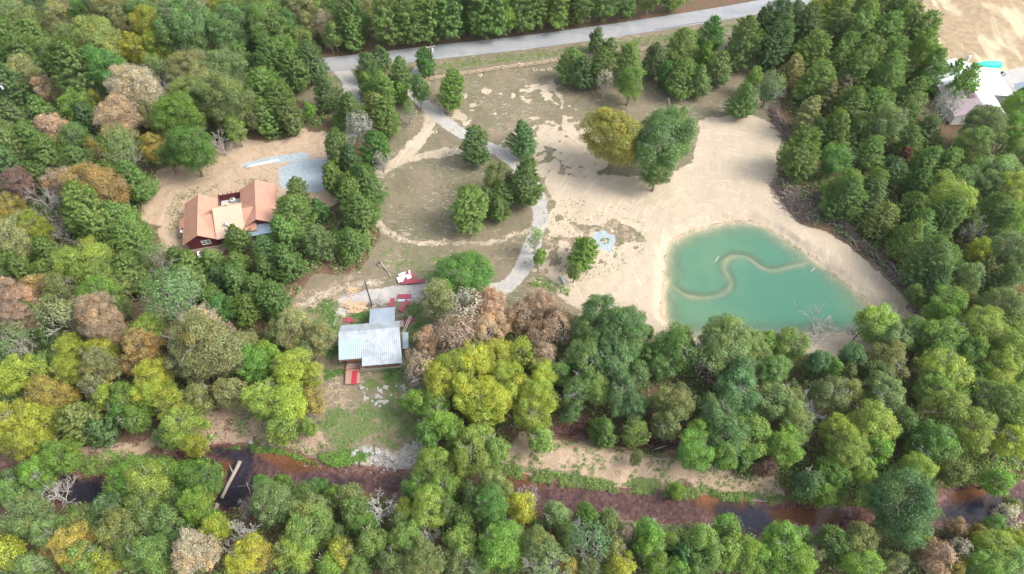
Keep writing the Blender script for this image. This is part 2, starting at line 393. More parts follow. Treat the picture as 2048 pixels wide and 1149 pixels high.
f_sand = ins(sdist(X*.65+XW*.35, Y*.65+YW*.35, SAND) + (n2-.5)*1.6, 1.0)
litter = 1 - np.clip(f_field + f_tan + f_bank + f_yard + ins(sdist(XW, YW, LAWN), 1), 0, 1)
roadN = (Y > np.interp(X, [p[0] for p in ROADC], [p[1] for p in ROADC])) & (rd < 8)
litter = np.where(roadN, .75, litter)
n5 = .5*fbm(X, Y, 1.5, 141, 5) + .5*fbm(X, Y, 4.5, 145, 3); n6 = fbm(X, Y, 1.1, 151, 3)
mott = ins(sdist(XW*.5+X*.5, YW*.5+Y*.5, GP([(1085,380),(1180,425),(1290,470),(1295,520),(1190,540),(1130,580),(1060,565),(1050,520),(1078,460)])), 3)
upper = ins(sdist(XW, YW, GP([(870,190),(1000,165),(1130,170),(1200,230),(1200,352),(1080,352),(1020,320),(930,270),(870,230)])), 8)
pale = np.maximum(.95*mott*sstep(.42, .56, n5), .90*upper*sstep(.51, .60, n5))
pale = np.maximum(pale, .9*ins(sdist(XW*.5+X*.5, YW*.5+Y*.5, GP([(1080,250),(1170,240),(1215,300),(1215,356),(1085,356),(1060,320)])), 4)*sstep(.38, .50, n5))
# drives and tracks
dl = ldist(X*.85+XW*.15, Y*.85+YW*.15, DRIVE_L); dr = ldist(X*.85+XW*.15, Y*.85+YW*.15, DRIVE_R)
gravel = np.maximum(1 - sstep(1.5, 2.5, dl + (n2-.5)*1.0), 1 - sstep(1.3, 2.3, dr + (n2-.5)*1.0))
xcab = sdist(XW, YW, GP([(735,590),(830,576),(845,596),(780,606),(700,640),(655,640),(690,590)]))
gravel = np.maximum(gravel * (1 - .0), .62 * ins(xcab, 3) )
crown = np.exp(-(dr/.32)**2) * .32 + np.exp(-(dl/.32)**2) * .30
gravel = gravel - crown*(n1 > .42)
riprap = .72 * ins(sdist(XW*.5+X*.5, YW*.5+Y*.5, GP([(690,905),(740,896),(790,903),(845,878),(856,918),(820,938),(770,942),(720,935)], -1)), 2); gravel = np.maximum(gravel, riprap)
dirt = np.zeros_like(X)
tracksand = np.zeros_like(X)
for k, t in enumerate(TRACKS):
    d = ldist(X*.6+XW*.4, Y*.6+YW*.4, t); wd = (1.7, 1.3, .8, 1.3, .6, .6)[k]; tracksand = np.maximum(tracksand, (.80, .66, .55, .50, .5, .6)[k] * (1 - sstep(wd*.5, wd*1.7, d + (n5-.5)*2.2)))
dirt = np.maximum(dirt, .9*f_yard*(.75+.5*(n1-.3)))
dirt = np.maximum(dirt, .80*f_bank*(.85+.6*(n2-.5))); dirt = np.maximum(dirt, .62*f_bankl)
dirt = np.maximum(dirt, .30 * ins(sdist(XW, YW, GP([(900,200),(1100,190),(1200,230),(1200,350),(1090,360),(1000,330),(900,240)])), 8) * sstep(.40,.60,n1))
dirt = np.maximum(dirt, .50 * ins(sdist(XW, YW, GP([(1100,380),(1300,420),(1280,540),(1080,600),(1040,540)])), 5) * sstep(.40,.56,n2))
dirt = np.maximum(dirt, .45 * ins(sdist(XW, YW, GP([(600,690),(720,740),(720,860),(640,840),(600,760)])), 5))
dirt = np.maximum(dirt, .50 * ins(sdist(XW, YW, GP([(560,590),(700,540),(720,600),(600,660)])), 5))
patch = .85 * ins(sdist(XW, YW, GP([(1060,250),(1170,235),(1175,350),(1090,350),(1030,300)])) + (n2-.5)*8, 4) * sstep(.42,.55,fbm(X,Y,5,81))
sandm = np.clip(np.maximum(np.maximum(f_sand, patch*.0), np.maximum(pale, tracksand)), 0, 1)
sandm = np.maximum(sandm, .62 * ins(sdist(XW, YW, GP([(860,860),(870,900),(850,925),(690,925),(690,900)])), 3)*.0)
wet = 1 - sstep(.1, 1.3, sp + (n2-.5)*1.6); sandm = np.where(sp > 0, sandm*(1-.75*wet), sandm); dirt = np.where(sp > 0, np.maximum(dirt, wet*.8), dirt)
sandm = np.where(sp < 0, 1, sandm)
green = np.zeros_like(X)
for L_, w in ((LAWN, .85), (LAWN2, .9), (LAWN3, .85), (LAWN4, .9)): green = np.maximum(green, w * ins(sdist(XW, YW, L_) + (n2-.5)*3, 2))
verge = (~roadN) & (rd > 5.2) & (rd < 8.2); green = np.where(verge, np.maximum(green, .55), green)
green = np.maximum(green, .46 * (ins(sdist(XW, YW, GP([(740,480),(900,500),(1000,560),(860,560),(730,540)])), 6)))
green = np.maximum(green, .44 * ins(sdist(XW, YW, GP([(1100,380),(1300,420),(1280,540),(1080,600),(1040,540)])), 5) * sstep(.5,.6,n1))
gb = (sc > .2) & (sc < 1.8) & (X > G(980,0,0)[0]*.0 + -5) & (X < 58)
green = np.maximum(green, .9*sstep(-.3,.5,sc)*(1-sstep(.7,1.8,sc+(n2-.5)*3))*sstep(-9,-5,X)*(1-sstep(56,62,X)))
dr_ = np.hypot(X - RING[0], (Y - RING[1]))
dr_ = dr_ * (1 + .14*np.sin(np.arctan2(Y-RING[1], X-RING[0])*2+1)); n4 = fbm(X, Y, 1.2, 131, 3)
blue = (1 - sstep(2.3, 2.8, dr_ + (n4-.5)*1.8)) * sstep(.35, .9, dr_ + (n4-.5)*1.6)
blue = np.maximum(blue, ins(sdist(X, Y, PAD) + (n2-.5)*1.2, .8)); blue = np.maximum(blue, ins(sdist(X, Y, STRIP) + (n2-.5)*.8, .6))
tanm = f_tan * 1.0
gravel = np.maximum(gravel, ins(sdist(X, Y, TOPR), 2) * .9)
bedm = np.maximum(ins(sc + .1, .8), ins(ss + .1, .6)); bedm = bedm * (si > .2)
orange = np.zeros_like(X)
for pl in ([(1380,985),(1500,995),(1500,1020),(1440,1030),(1390,1015)], [(1530,1020),(1600,1010),(1680,1030),(1660,1055),(1560,1058)], [(1880,985),(1990,965),(2048,965),(1990,990),(1920,1010)],
           [(500,900),(600,910),(660,940),(560,945)], [(1000,940),(1080,955),(1100,985),(1020,975)], [(400,930),(460,920),(470,960),(430,1000)]):
    orange = np.maximum(orange, ins(sdist(X, Y, GP(pl, CZ)) + (n2-.5)*2, 2))
orange = orange * (.55 + .6*n2)

region = np.zeros(X.shape, int)                               # 0 ground 1 sand 2 driveway 3 field
region[(np.maximum(f_sand, patch*0) > .5) | (sp < 0)] = 1
region[(tanm > .5)] = 3
region[(gravel > .55) & (np.minimum(dl, dr) < 2.6)] = 2
ny, nx = X.shape
idx = np.arange(ny*nx).reshape(ny, nx)
quads = np.stack([idx[:-1,:-1], idx[:-1,1:], idx[1:,1:], idx[1:,:-1]], -1).reshape(-1, 4)
regq = region[:-1,:-1].ravel()
VV = np.stack([X.ravel(), Y.ravel(), Z.ravel()], 1)
A = np.stack([sandm.ravel(), gravel.ravel(), dirt.ravel(), np.ones(X.size)], 1)
B = np.stack([green.ravel(), litter.ravel(), tanm.ravel(), np.ones(X.size)], 1)
C = np.stack([blue.ravel(), bedm.ravel(), orange.ravel(), np.ones(X.size)], 1)
# shared normals so the seams between the ground sheets do not show
gy, gx = np.gradient(Z, .42); nr = np.stack([-gx.ravel(), -gy.ravel(), np.ones(X.size)], 1); nr /= np.linalg.norm(nr, axis=1)[:, None]
def sheet(name, mask, label=None, cat=None):
    q = quads[mask]; used, inv = np.unique(q, return_inverse=True)
    me = mesh_np(name, VV[used], inv.reshape(q.shape), EARTH, True)
    for nm, arr in (("ma", A), ("mb", B), ("mc", C)):
        at = me.attributes.new(nm, 'FLOAT_COLOR', 'POINT'); at.data.foreach_set("color", arr[used].astype(np.float32).ravel())
    me.normals_split_custom_set_from_vertices([tuple(v) for v in nr[used]])
    o = add(name, me); tag(o, label, cat, kind="structure"); return o
sheet("ground", regq == 0, "brown meadow and leaf littered forest floor with creek bed and banks", "ground")
sheet("sand", regq == 1, "pale graded sand spread around the turquoise pond", "sand")
sheet("driveway", regq == 2, "grey gravel driveway curving through the clearing", "driveway")
sheet("field", regq == 3, "dry tan grass field beside the white roofed building", "field")
# ground beyond the detailed area
far = MB(); R2 = 2500
x0, x1, y0, y1 = XS[0], XS[-1], YS[0], YS[-1]
def strip(pa, pb): # pa inner edge row, pb outer
    b = len(far.v); far.v += pa + pb; n = len(pa)
    for i in range(n-1): far.f.append([b+i, b+i+1, b+n+i+1, b+n+i])
js = list(range(0, nx, 8)) + ([nx-1] if (nx-1) % 8 else []); is_ = list(range(0, ny, 8)) + ([ny-1] if (ny-1) % 8 else [])
def prj(x, y): cx, cy = 0, 110; return (cx+(x-cx)*14, cy+(y-cy)*14, -.3)
for seq in ([(0, j) for j in js], [(ny-1, j) for j in js], [(i, 0) for i in is_], [(i, nx-1) for i in is_]):
    pa = [(X[i,j], Y[i,j], Z[i,j]-.02) for i, j in seq]; strip(pa, [prj(p[0], p[1]) for p in pa])
FARM = simple("far_woodland_floor", (.09,.10,.05), .95, .4, .05, coord='pos')
o = far.build("terrain", FARM); tag(o, "dark wooded land stretching beyond the clearing", "terrain", kind="structure")
# road sheet
def ribbon(line, w, zoff, y_shift=0):
    v = []; f = []
    for i, p in enumerate(line):
        a = line[max(i-1,0)]; b = line[min(i+1,len(line)-1)]
        tx, ty = b[0]-a[0], b[1]-a[1]; L = math.hypot(tx, ty); nxn, nyn = -ty/L, tx/L
        for k in (-1, -.33, .33, 1):
            v.append((p[0]+nxn*w/2*k, p[1]+nyn*w/2*k, zoff + (.05 if abs(k) < .5 else 0)))
    for i in range(len(line)-1):
        for k in range(3): f.append([i*4+k, i*4+k+4, i*4+k+5, i*4+k+1])
    return v, f
m, nt, b = new_mat("asphalt"); g = N(nt); p = g.pos()
mid = g.noise(.5, 4, .6, p); fine = g.noise(5, 4, .7, p); st = g.noise(.25, 4, .6, g.scalev(p, (.15, 1.6, 1)), .5)
col = g.mix(g.range(fine, .3, .7), (.235,.245,.26), (.30,.31,.325)); col = g.mix(g.math('MULTIPLY', g.range(st, .4, .65), .6), col, (.19,.20,.215)); col = g.mix(g.range(g.noise(.9, 6, .8, p, 1.5), .60, .63), col, (.19,.195,.205)); col = g.mix(g.math('MULTIPLY', g.range(g.noise(.3, 5, .7, p), .52, .66), .5), col, (.37,.36,.345))
col = g.mix(g.math('MULTIPLY', g.range(g.noise(.12, 3, .6, p), .45, .6), .4), col, (.34,.32,.30))
col = g.mix(g.range(g.noise(.35, 3, .8, g.scalev(p, (.3, 1.5, 1)), 1.2), .70, .73), col, (.16,.16,.17))
nt.links.new(col, b.inputs["Base Color"]); b.inputs["Roughness"].default_value = .85
RC = smooth_line(ROADC, 2)
v, f = ribbon(RC, 6.4, .07); me = mesh_np("road", v, f, m, True); o = add("road", me)
tag(o, "pale grey two lane paved road crossing behind the clearing", "road", kind="structure")
sol = MB()   # dark tar seam along the near edge
seam = GP([(1310,60),(1345,56),(1380,49),(1420,43)]); seam2 = GP([(1404,43),(1412,42)])

# water
def water_mesh(name, sdv, zw, mat, lim=1.6):
    mk = (sdv < lim); mq = (mk[:-1,:-1] & mk[1:,1:] & mk[:-1,1:] & mk[1:,:-1]).ravel()
    q = quads[mq]; used, inv = np.unique(q, return_inverse=True)
    vv = VV[used].copy(); depth = np.clip(zw - vv[:,2], 0, 9); vv[:,2] = zw
    me = mesh_np(name, vv, inv.reshape(q.shape), mat, True)
    at = me.attributes.new("depth", 'FLOAT', 'POINT'); at.data.foreach_set("value", depth.astype(np.float32))
    return add(name, me)
def water_mat(name, deep, clear, k, rough, bumpd, tex=None):
    m, nt, b = new_mat(name); g = N(nt); nt.nodes.remove(b); out = nt.nodes["Material Output"]
    p = g.pos(); a = g.new("ShaderNodeAttribute"); a.attribute_name = "depth"
    T = g.math('POWER', 2.718, g.math('MULTIPLY', a.outputs["Fac"], -k))       # share of the bed still seen
    col = g.mix(g.range(g.noise(.04, 5, .6, p), .36, .64), deep, tex or deep)
    d = g.new("ShaderNodeBsdfDiffuse"); g.set(d.inputs[0], col)
    t = g.new("ShaderNodeBsdfTransparent"); g.set(t.inputs[0], (*clear, 1))
    mx = g.new("ShaderNodeMixShader"); g.set(mx.inputs[0], T); nt.links.new(d.outputs[0], mx.inputs[1]); nt.links.new(t.outputs[0], mx.inputs[2])
    gl = g.new("ShaderNodeBsdfGlossy"); gl.inputs["Roughness"].default_value = rough
    fr = g.new("ShaderNodeFresnel"); fr.inputs["IOR"].default_value = 1.33
    bp = g.new("ShaderNodeBump"); bp.inputs["Strength"].default_value = .5; bp.inputs["Distance"].default_value = bumpd
    g.set(bp.inputs["Height"], g.noise(1.6, 3, .6, p)); nt.links.new(bp.outputs[0], gl.inputs["Normal"])
    ge = g.new("ShaderNodeNewGeometry"); ff = g.math('MULTIPLY', fr.outputs[0], g.math('SUBTRACT', 1.0, ge.outputs["Backfacing"]))
    m2 = g.new("ShaderNodeMixShader"); nt.links.new(ff, m2.inputs[0]); nt.links.new(mx.outputs[0], m2.inputs[1]); nt.links.new(gl.outputs[0], m2.inputs[2])
    nt.links.new(m2.outputs[0], out.inputs[0]); return m
PW = water_mat("pond_water", (.068,.200,.138), (.93,.97,.90), .95, .12, .02, (.115,.235,.142))
CW = water_mat("creek_water", (.016,.022,.040), (.93,.85,.85), .8, .05, .02)  # bluish deep tone: sky reflection painted into the water colour
o = water_mesh("pond_water", sp, PZ, PW); tag(o, "still turquoise green pond water with a submerged curving sand ridge", "pond", kind="structure")
o = water_mesh("creek_water", np.minimum(sc, ss), CZ, CW); tag(o, "shallow brown creek water running below the cabin", "creek", kind="structure")
# ------------------------------------------------------------------ tree prototypes (meshes only)
def unit(v): return v / (np.linalg.norm(v, axis=-1, keepdims=True) + 1e-9)
def leaf_quads(c, nrm, size, rng, asp=.62, along=None):
    n = len(c); nrm = unit(nrm)
    r = rng.normal(size=(n, 3)) if along is None else along
    t = unit(r - nrm * (r * nrm).sum(1, keepdims=True)); bt = np.cross(nrm, t)
    s = (size * rng.uniform(.45, 1.0, n) * 1.38)[:, None]
    bend = nrm * s * .16
    v = np.stack([c - t*s*.5, c - bt*s*.5*asp + bend, c + t*s*.5, c + bt*s*.5*asp + bend], 1).reshape(-1, 3)
    return v, np.arange(n*4).reshape(n, 4)
def leaf_mesh(name, c, nrm, size, tint, hue, rng, asp=.62, along=None):
    v, f = leaf_quads(c, nrm, size, rng, asp, along)
    me = mesh_np(name, v, f, LEAF)
    at = me.attributes.new("tint", 'FLOAT_COLOR', 'POINT')
    t = np.repeat(np.stack([tint, hue, hue, np.ones(len(tint))], 1), 4, axis=0).astype(np.float32)
    at.data.foreach_set("color", t.ravel()); return me
def grow(mb, rng, p, d, L, r, lvl, n=5, spread=.7, kids=(3, 5), minr=.012, curl=.25, up=.15):
    """tapered, forking limbs"""
    pts = [p]; rad = [r]; q = Vector(p); d = Vector(d).normalized(); seg = 3 if lvl > 0 else 2
    for i in range(seg):
        d = (d + Vector(rng.normal(size=3)) * curl * .5 + Vector((0, 0, up * .4))).normalized()
        q = q + d * (L / seg); pts.append(tuple(q)); rad.append(max(minr, r * (1 - .55 * (i+1)/seg)))
    mb.tube(pts, rad, max(3, n))
    if lvl > 0:
        for k in range(rng.randint(*kids)):
            t = rng.uniform(.35, 1.0); i = min(int(t*seg), seg-1); a = Vector(pts[i]).lerp(Vector(pts[i+1]), t*seg-i)
            dd = (d + Vector(rng.normal(size=3)) * spread).normalized()
            grow(mb, rng, tuple(a), dd, L * rng.uniform(.5, .75), max(minr, rad[i] * .6), lvl-1, n-1, spread, kids, minr, curl, up)
def trunk_mesh(name, H, R, rng, mat, base=.45, lean=.0, limbs=7, r0=None, lvl=1):
    mb = MB(); r0 = r0 or (.10 + H*.013); pts = []; rad = []
    for i in range(6):
        t = i/5; pts.append((lean*H*t + .15*math.sin(t*4), .12*math.sin(t*5+1), H*.93*t - .3*(i == 0))); rad.append(r0*(1.25 if i == 0 else 1)*(1-.85*t)+.02)
    mb.tube(pts, rad, 7)
    for k in range(limbs):
        t = base + (.9-base) * (k+.5)/limbs; a = rng.uniform(0, 6.28); z = H*.93*t
        d = (math.cos(a), math.sin(a), .55)
        grow(mb, rng, (lean*H*t, 0, z), d, R*.75*(1.15-t*.6), r0*.42, lvl, 5, .6, (2, 4), .02)
    me = mesh_np(name, mb.v, mb.f, mat); return me

def broad(name, R, H, seed, dens=1.0, leaf=.36):
    rng = np.random.RandomState(seed); cz = H*.55; rz = H*.43; nl = int(10 + R*9.5)
    ph = rng.uniform(0, 6.28, 3); gapd = unit(rng.normal(size=3)); gapd2 = unit(rng.normal(size=3))
    def outline(d):
        a = np.arctan2(d[..., 1], d[..., 0]); return 1 + .17*np.sin(2*a+ph[0]) + .12*np.sin(3*a+ph[1]) + .06*np.sin(5*a+ph[2]+3*d[..., 2])
    cs, lr = [], []; k = 0
    while len(cs) < nl and k < 6000:
        k += 1; d = unit(rng.normal(size=3))
        if d[2] < -.75 or (seed % 2 and d @ gapd > .80) or d @ gapd2 > .88: continue
        rr = R * rng.uniform(.12, .32) * (1.0 if R > 3 else 1.25); q = rng.uniform(.70, 1.0)
        o = outline(d); c = np.array([d[0]*(R-rr)*q*o, d[1]*(R-rr)*q*o, cz + d[2]*(rz-rr*.7)*q])
        if all(np.linalg.norm(c-u) > .70*(rr+r2)*.62 for u, r2 in zip(cs, lr)): cs.append(c); lr.append(rr)
    C_, Nn, T_, Hh = [], [], [], []
    # loose inner layer that closes the crown
    n = int(R*R*130*dens); d = unit(rng.normal(size=(n, 3))); q = rng.uniform(.55, .90, n)*outline(d)
    C_.append(np.stack([d[:, 0]*R*q, d[:, 1]*R*q, cz + d[:, 2]*rz*q*.95], 1)); Nn.append(d + np.array([0, 0, .5]) + rng.normal(0, .5, (n, 3)))
    T_.append(rng.uniform(.7, 1.1, n)); Hh.append(np.zeros(n))
    for c, r in zip(cs, lr):
        n = int(12.0 * r*r * dens * 1.55 / (leaf*leaf*.62))
        d = unit(rng.normal(size=(n, 3))); d[:, 2] = np.where(d[:, 2] < -.35, -d[:, 2], d[:, 2])
        bumps = unit(rng.normal(size=(8, 3))); b = (np.maximum(d @ bumps.T, 0)**7).max(1)
        rad = r * (.72 + .40*b + rng.normal(0, .17, n))
        keep = rng.rand(n) < (.42 + .65*b); d = d[keep]; rad = rad[keep]; n = len(d)
        C_.append(c + d * rad[:, None] * np.array([1, 1, .85])); Nn.append(unit(d + np.array([0, 0, .35])) + rng.normal(0, .48, (n, 3)))
        lt = rng.uniform(.80, 1.20); T_.append(lt * rng.uniform(.58, 1.42, n)); Hh.append(np.clip(rng.normal(.15, .30) + rng.normal(0, .14, n), 0, .95))
    return leaf_mesh(name, np.concatenate(C_), np.concatenate(Nn), leaf, np.concatenate(T_), np.concatenate(Hh), rng)

def conifer(name, R, H, seed, cedar=True, dens=1.15, leaf=.225):
    rng = np.random.RandomState(seed); C_, Nn, T_, Hh, Al = [], [], [], [], []
    nb = int((84 if cedar else 50) * R * dens); z0 = .03 if cedar else .10; ph = rng.uniform(0, 6.28, 4)
    # inner fill so the stem region is not see-through
    n = int(R*R*(30 if cedar else 14)); t = rng.uniform(0, .9, n); a = rng.uniform(0, 6.28, n); rr = R*.55*(1-t)**.55*np.sqrt(rng.rand(n))
    d = np.stack([np.cos(a), np.sin(a), np.full(n, .6)], 1)
    C_.append(np.stack([rr*np.cos(a), rr*np.sin(a), H*(z0+.05+(1-z0)*t*.92)], 1)); Nn.append(d+rng.normal(0, .5, (n, 3))); Al.append(d); T_.append(rng.uniform(.65, 1, n)); Hh.append(np.zeros(n))
    for i in range(nb):
        t = rng.rand()**1.08; a = rng.uniform(0, 6.28)
        prof = ((1-t)**.50) * min(1, (t+.22)/.42)**.7 if cedar else ((1-t)**.52) * min(1, (t+.25)/.5)**.7
        bulge = 1 + .16*math.sin(2*a+ph[0]+t*3) + .12*math.sin(3*a+ph[1]-t*5) + .10*math.sin(9*t+ph[2]+a)
        L = max(.35, R * prof * rng.uniform(.80, 1.10) * bulge)
        up = rng.uniform(.45, .95) if cedar else rng.uniform(.1, .5) + .5*t
        z = H*(z0 + (1-z0)*t*.97) - up*L*.45
        d = np.array([math.cos(a), math.sin(a), up]); dn = d
        n = int((34 if cedar else 48) * (L**.9) + 6)
        s = rng.beta(3.2, 1.0, n)
        w = (.22 + .15*L) * (1.25 - s) * (.75 if cedar else 1.0)
        off = rng.normal(size=(n, 3)) * w[:, None] * np.array([.62, .62, .50])
        P = np.array([0, 0, max(z, .2)]) + dn * (s*L)[:, None] + off
        C_.append(P); dd = np.broadcast_to(d, (n, 3)); out_ = unit(dd*np.array([1, 1, .3]))
        Nn.append(out_*(.75 if cedar else .45) + np.array([0, 0, .75]) + rng.normal(0, .5, (n, 3)))
        Al.append(dd + rng.normal(0, .5, (n, 3)))
        T_.append(rng.uniform(.80, 1.2)*rng.uniform(.60, 1.40, n)*(.9 + .15*s)); Hh.append(np.clip(rng.normal(.08, .12, n) + (.10*(s > .8)), 0, .7))
    return leaf_mesh(name, np.concatenate(C_), np.concatenate(Nn), leaf, np.concatenate(T_), np.concatenate(Hh), rng, .40, np.concatenate(Al))

def wispy(name, R, H, seed):
    rng = np.random.RandomState(seed); n = int(R*R*150); cz = H*.58
    d = unit(rng.normal(size=(n, 3))); d[:, 2] = np.where(d[:, 2] < -.3, -d[:, 2], d[:, 2]); r = rng.beta(4, 1.3, n)
    P = d * r[:, None] * np.array([R, R, H*.40]); k = fbm(P[:, 0]*3+P[:, 2], P[:, 1]*3+50, 2.4, seed) > .46
    P = P[k]; d = d[k]; n = len(P); P[:, 2] += cz
    return leaf_mesh(name, P, d + np.array([0, 0, .5]) + rng.normal(0, .5, (n, 3)), .34, rng.uniform(.7, 1.3, n), np.clip(rng.normal(.1, .15, n), 0, .6), rng, .5, d + rng.normal(0, .5, (n, 3)))

def bare_mesh(name, R, H, seed, mat, lvl=3, r0=.2):
    rng = np.random.RandomState(seed); mb = MB()
    pts = [(0, 0, -.3), (.1, .05, H*.2), (-.05, .12, H*.42)]
    mb.tube(pts, [r0*1.15, r0, r0*.8], 7)
    for k in range(8):
        a = k*2.4 + rng.uniform(-.4, .4); t = .25 + .75*k/8
        grow(mb, rng, (0, .08, H*.42*t), (math.cos(a)*.8, math.sin(a)*.8, .85), R*.72, r0*.6, lvl, 5, .55, (3, 5), .022, .3, .2)
    me = mesh_np(name, mb.v, mb.f, mat); return me, mb

PROTO = {}
def proto(kind, size, i):
    """returns (crown mesh or None, trunk mesh, R, H)"""
    k = (kind, size, i)
    if k in PROTO: return PROTO[k]
    sd = hash_(kind)*100 + size*10 + i; rng = np.random.RandomState(sd)
    if kind == 'b':
        R = (2.4, 4.0, 6.2)[size]; Hh = (7.5, 12.5, 17)[size]
        r = (broad("crown", R, Hh, sd, leaf=(.20, .22, .245)[size]), trunk_mesh("trunk", Hh*.90, R*1.12, rng, BARKP if i % 2 else BARK, .35, limbs=10, lvl=2), R, Hh)
    elif kind == 'c':
        R = (2.2, 3.7, 5.2)[size]; Hh = (5.6, 9.4, 13)[size]
        r = (conifer("crown", R, Hh, sd, True), trunk_mesh("trunk", Hh*.95, R, rng, BARK, .2, limbs=6, lvl=0), R, Hh)
    elif kind == 'p':
        R = (2.4, 3.8, 5.0)[size]; Hh = (6.8, 10.5, 14)[size]
        r = (conifer("crown", R, Hh, sd, False, leaf=.25), trunk_mesh("trunk", Hh*.97, R, rng, BARK, .2, limbs=9, lvl=0), R, Hh)
    elif kind == 'w':
        R = (2.2, 3.6, 5.2)[size]; Hh = (7, 11, 14)[size]
        t, _ = bare_mesh("trunk", R*1.1, Hh, sd, BARKP, 3, .14 + size*.04)
        r = (wispy("crown", R, Hh, sd), t, R, Hh)
    elif kind == 'd':
        R = (2.2, 3.4, 5.0)[size]; Hh = (7, 10, 13)[size]
        t, _ = bare_mesh("trunk", R*1.2, Hh, sd+3, BARKW if i else BARKP, 3, .14 + size*.03); r = (None, t, R, Hh)
    PROTO[k] = r; return r
def hash_(s): return {'b': 3, 'c': 7, 'p': 11, 'w': 13, 'd': 17}[s]

COL = dict(g1=(.175,.290,.070), g2=(.130,.230,.070), g3=(.170,.315,.045), g4=(.205,.290,.095), g5=(.105,.240,.045), yg=(.34,.40,.050), lg=(.245,.36,.070),
           yo=(.33,.33,.075), y=(.38,.33,.075), o=(.40,.30,.12), s=(.47,.34,.255), br=(.42,.33,.235), tn=(.46,.41,.32), k=(.285,.31,.13), ol=(.20,.25,.08),
           rd=(.26,.11,.09), rb=(.20,.13,.11), bl=(.125,.245,.085), gy=(.34,.33,.30))
CN = dict(g1='green', g2='dark green', g3='bright green', g4='grey green', g5='deep green', yg='yellow green', lg='lime green', yo='gold and green', y='golden yellow', o='orange',
          s='salmon pink', br='brown', tn='pale tan', k='khaki', ol='olive', rd='red', rb='reddish brown', bl='bluish green', gy='grey')
KN = dict(b=('leafy tree', 'broadleaf_tree'), c=('cedar', 'cedar_tree'), p=('pine', 'pine_tree'), w=('half bare tree', 'thinning_tree'), d=('leafless tree', 'bare_tree'))

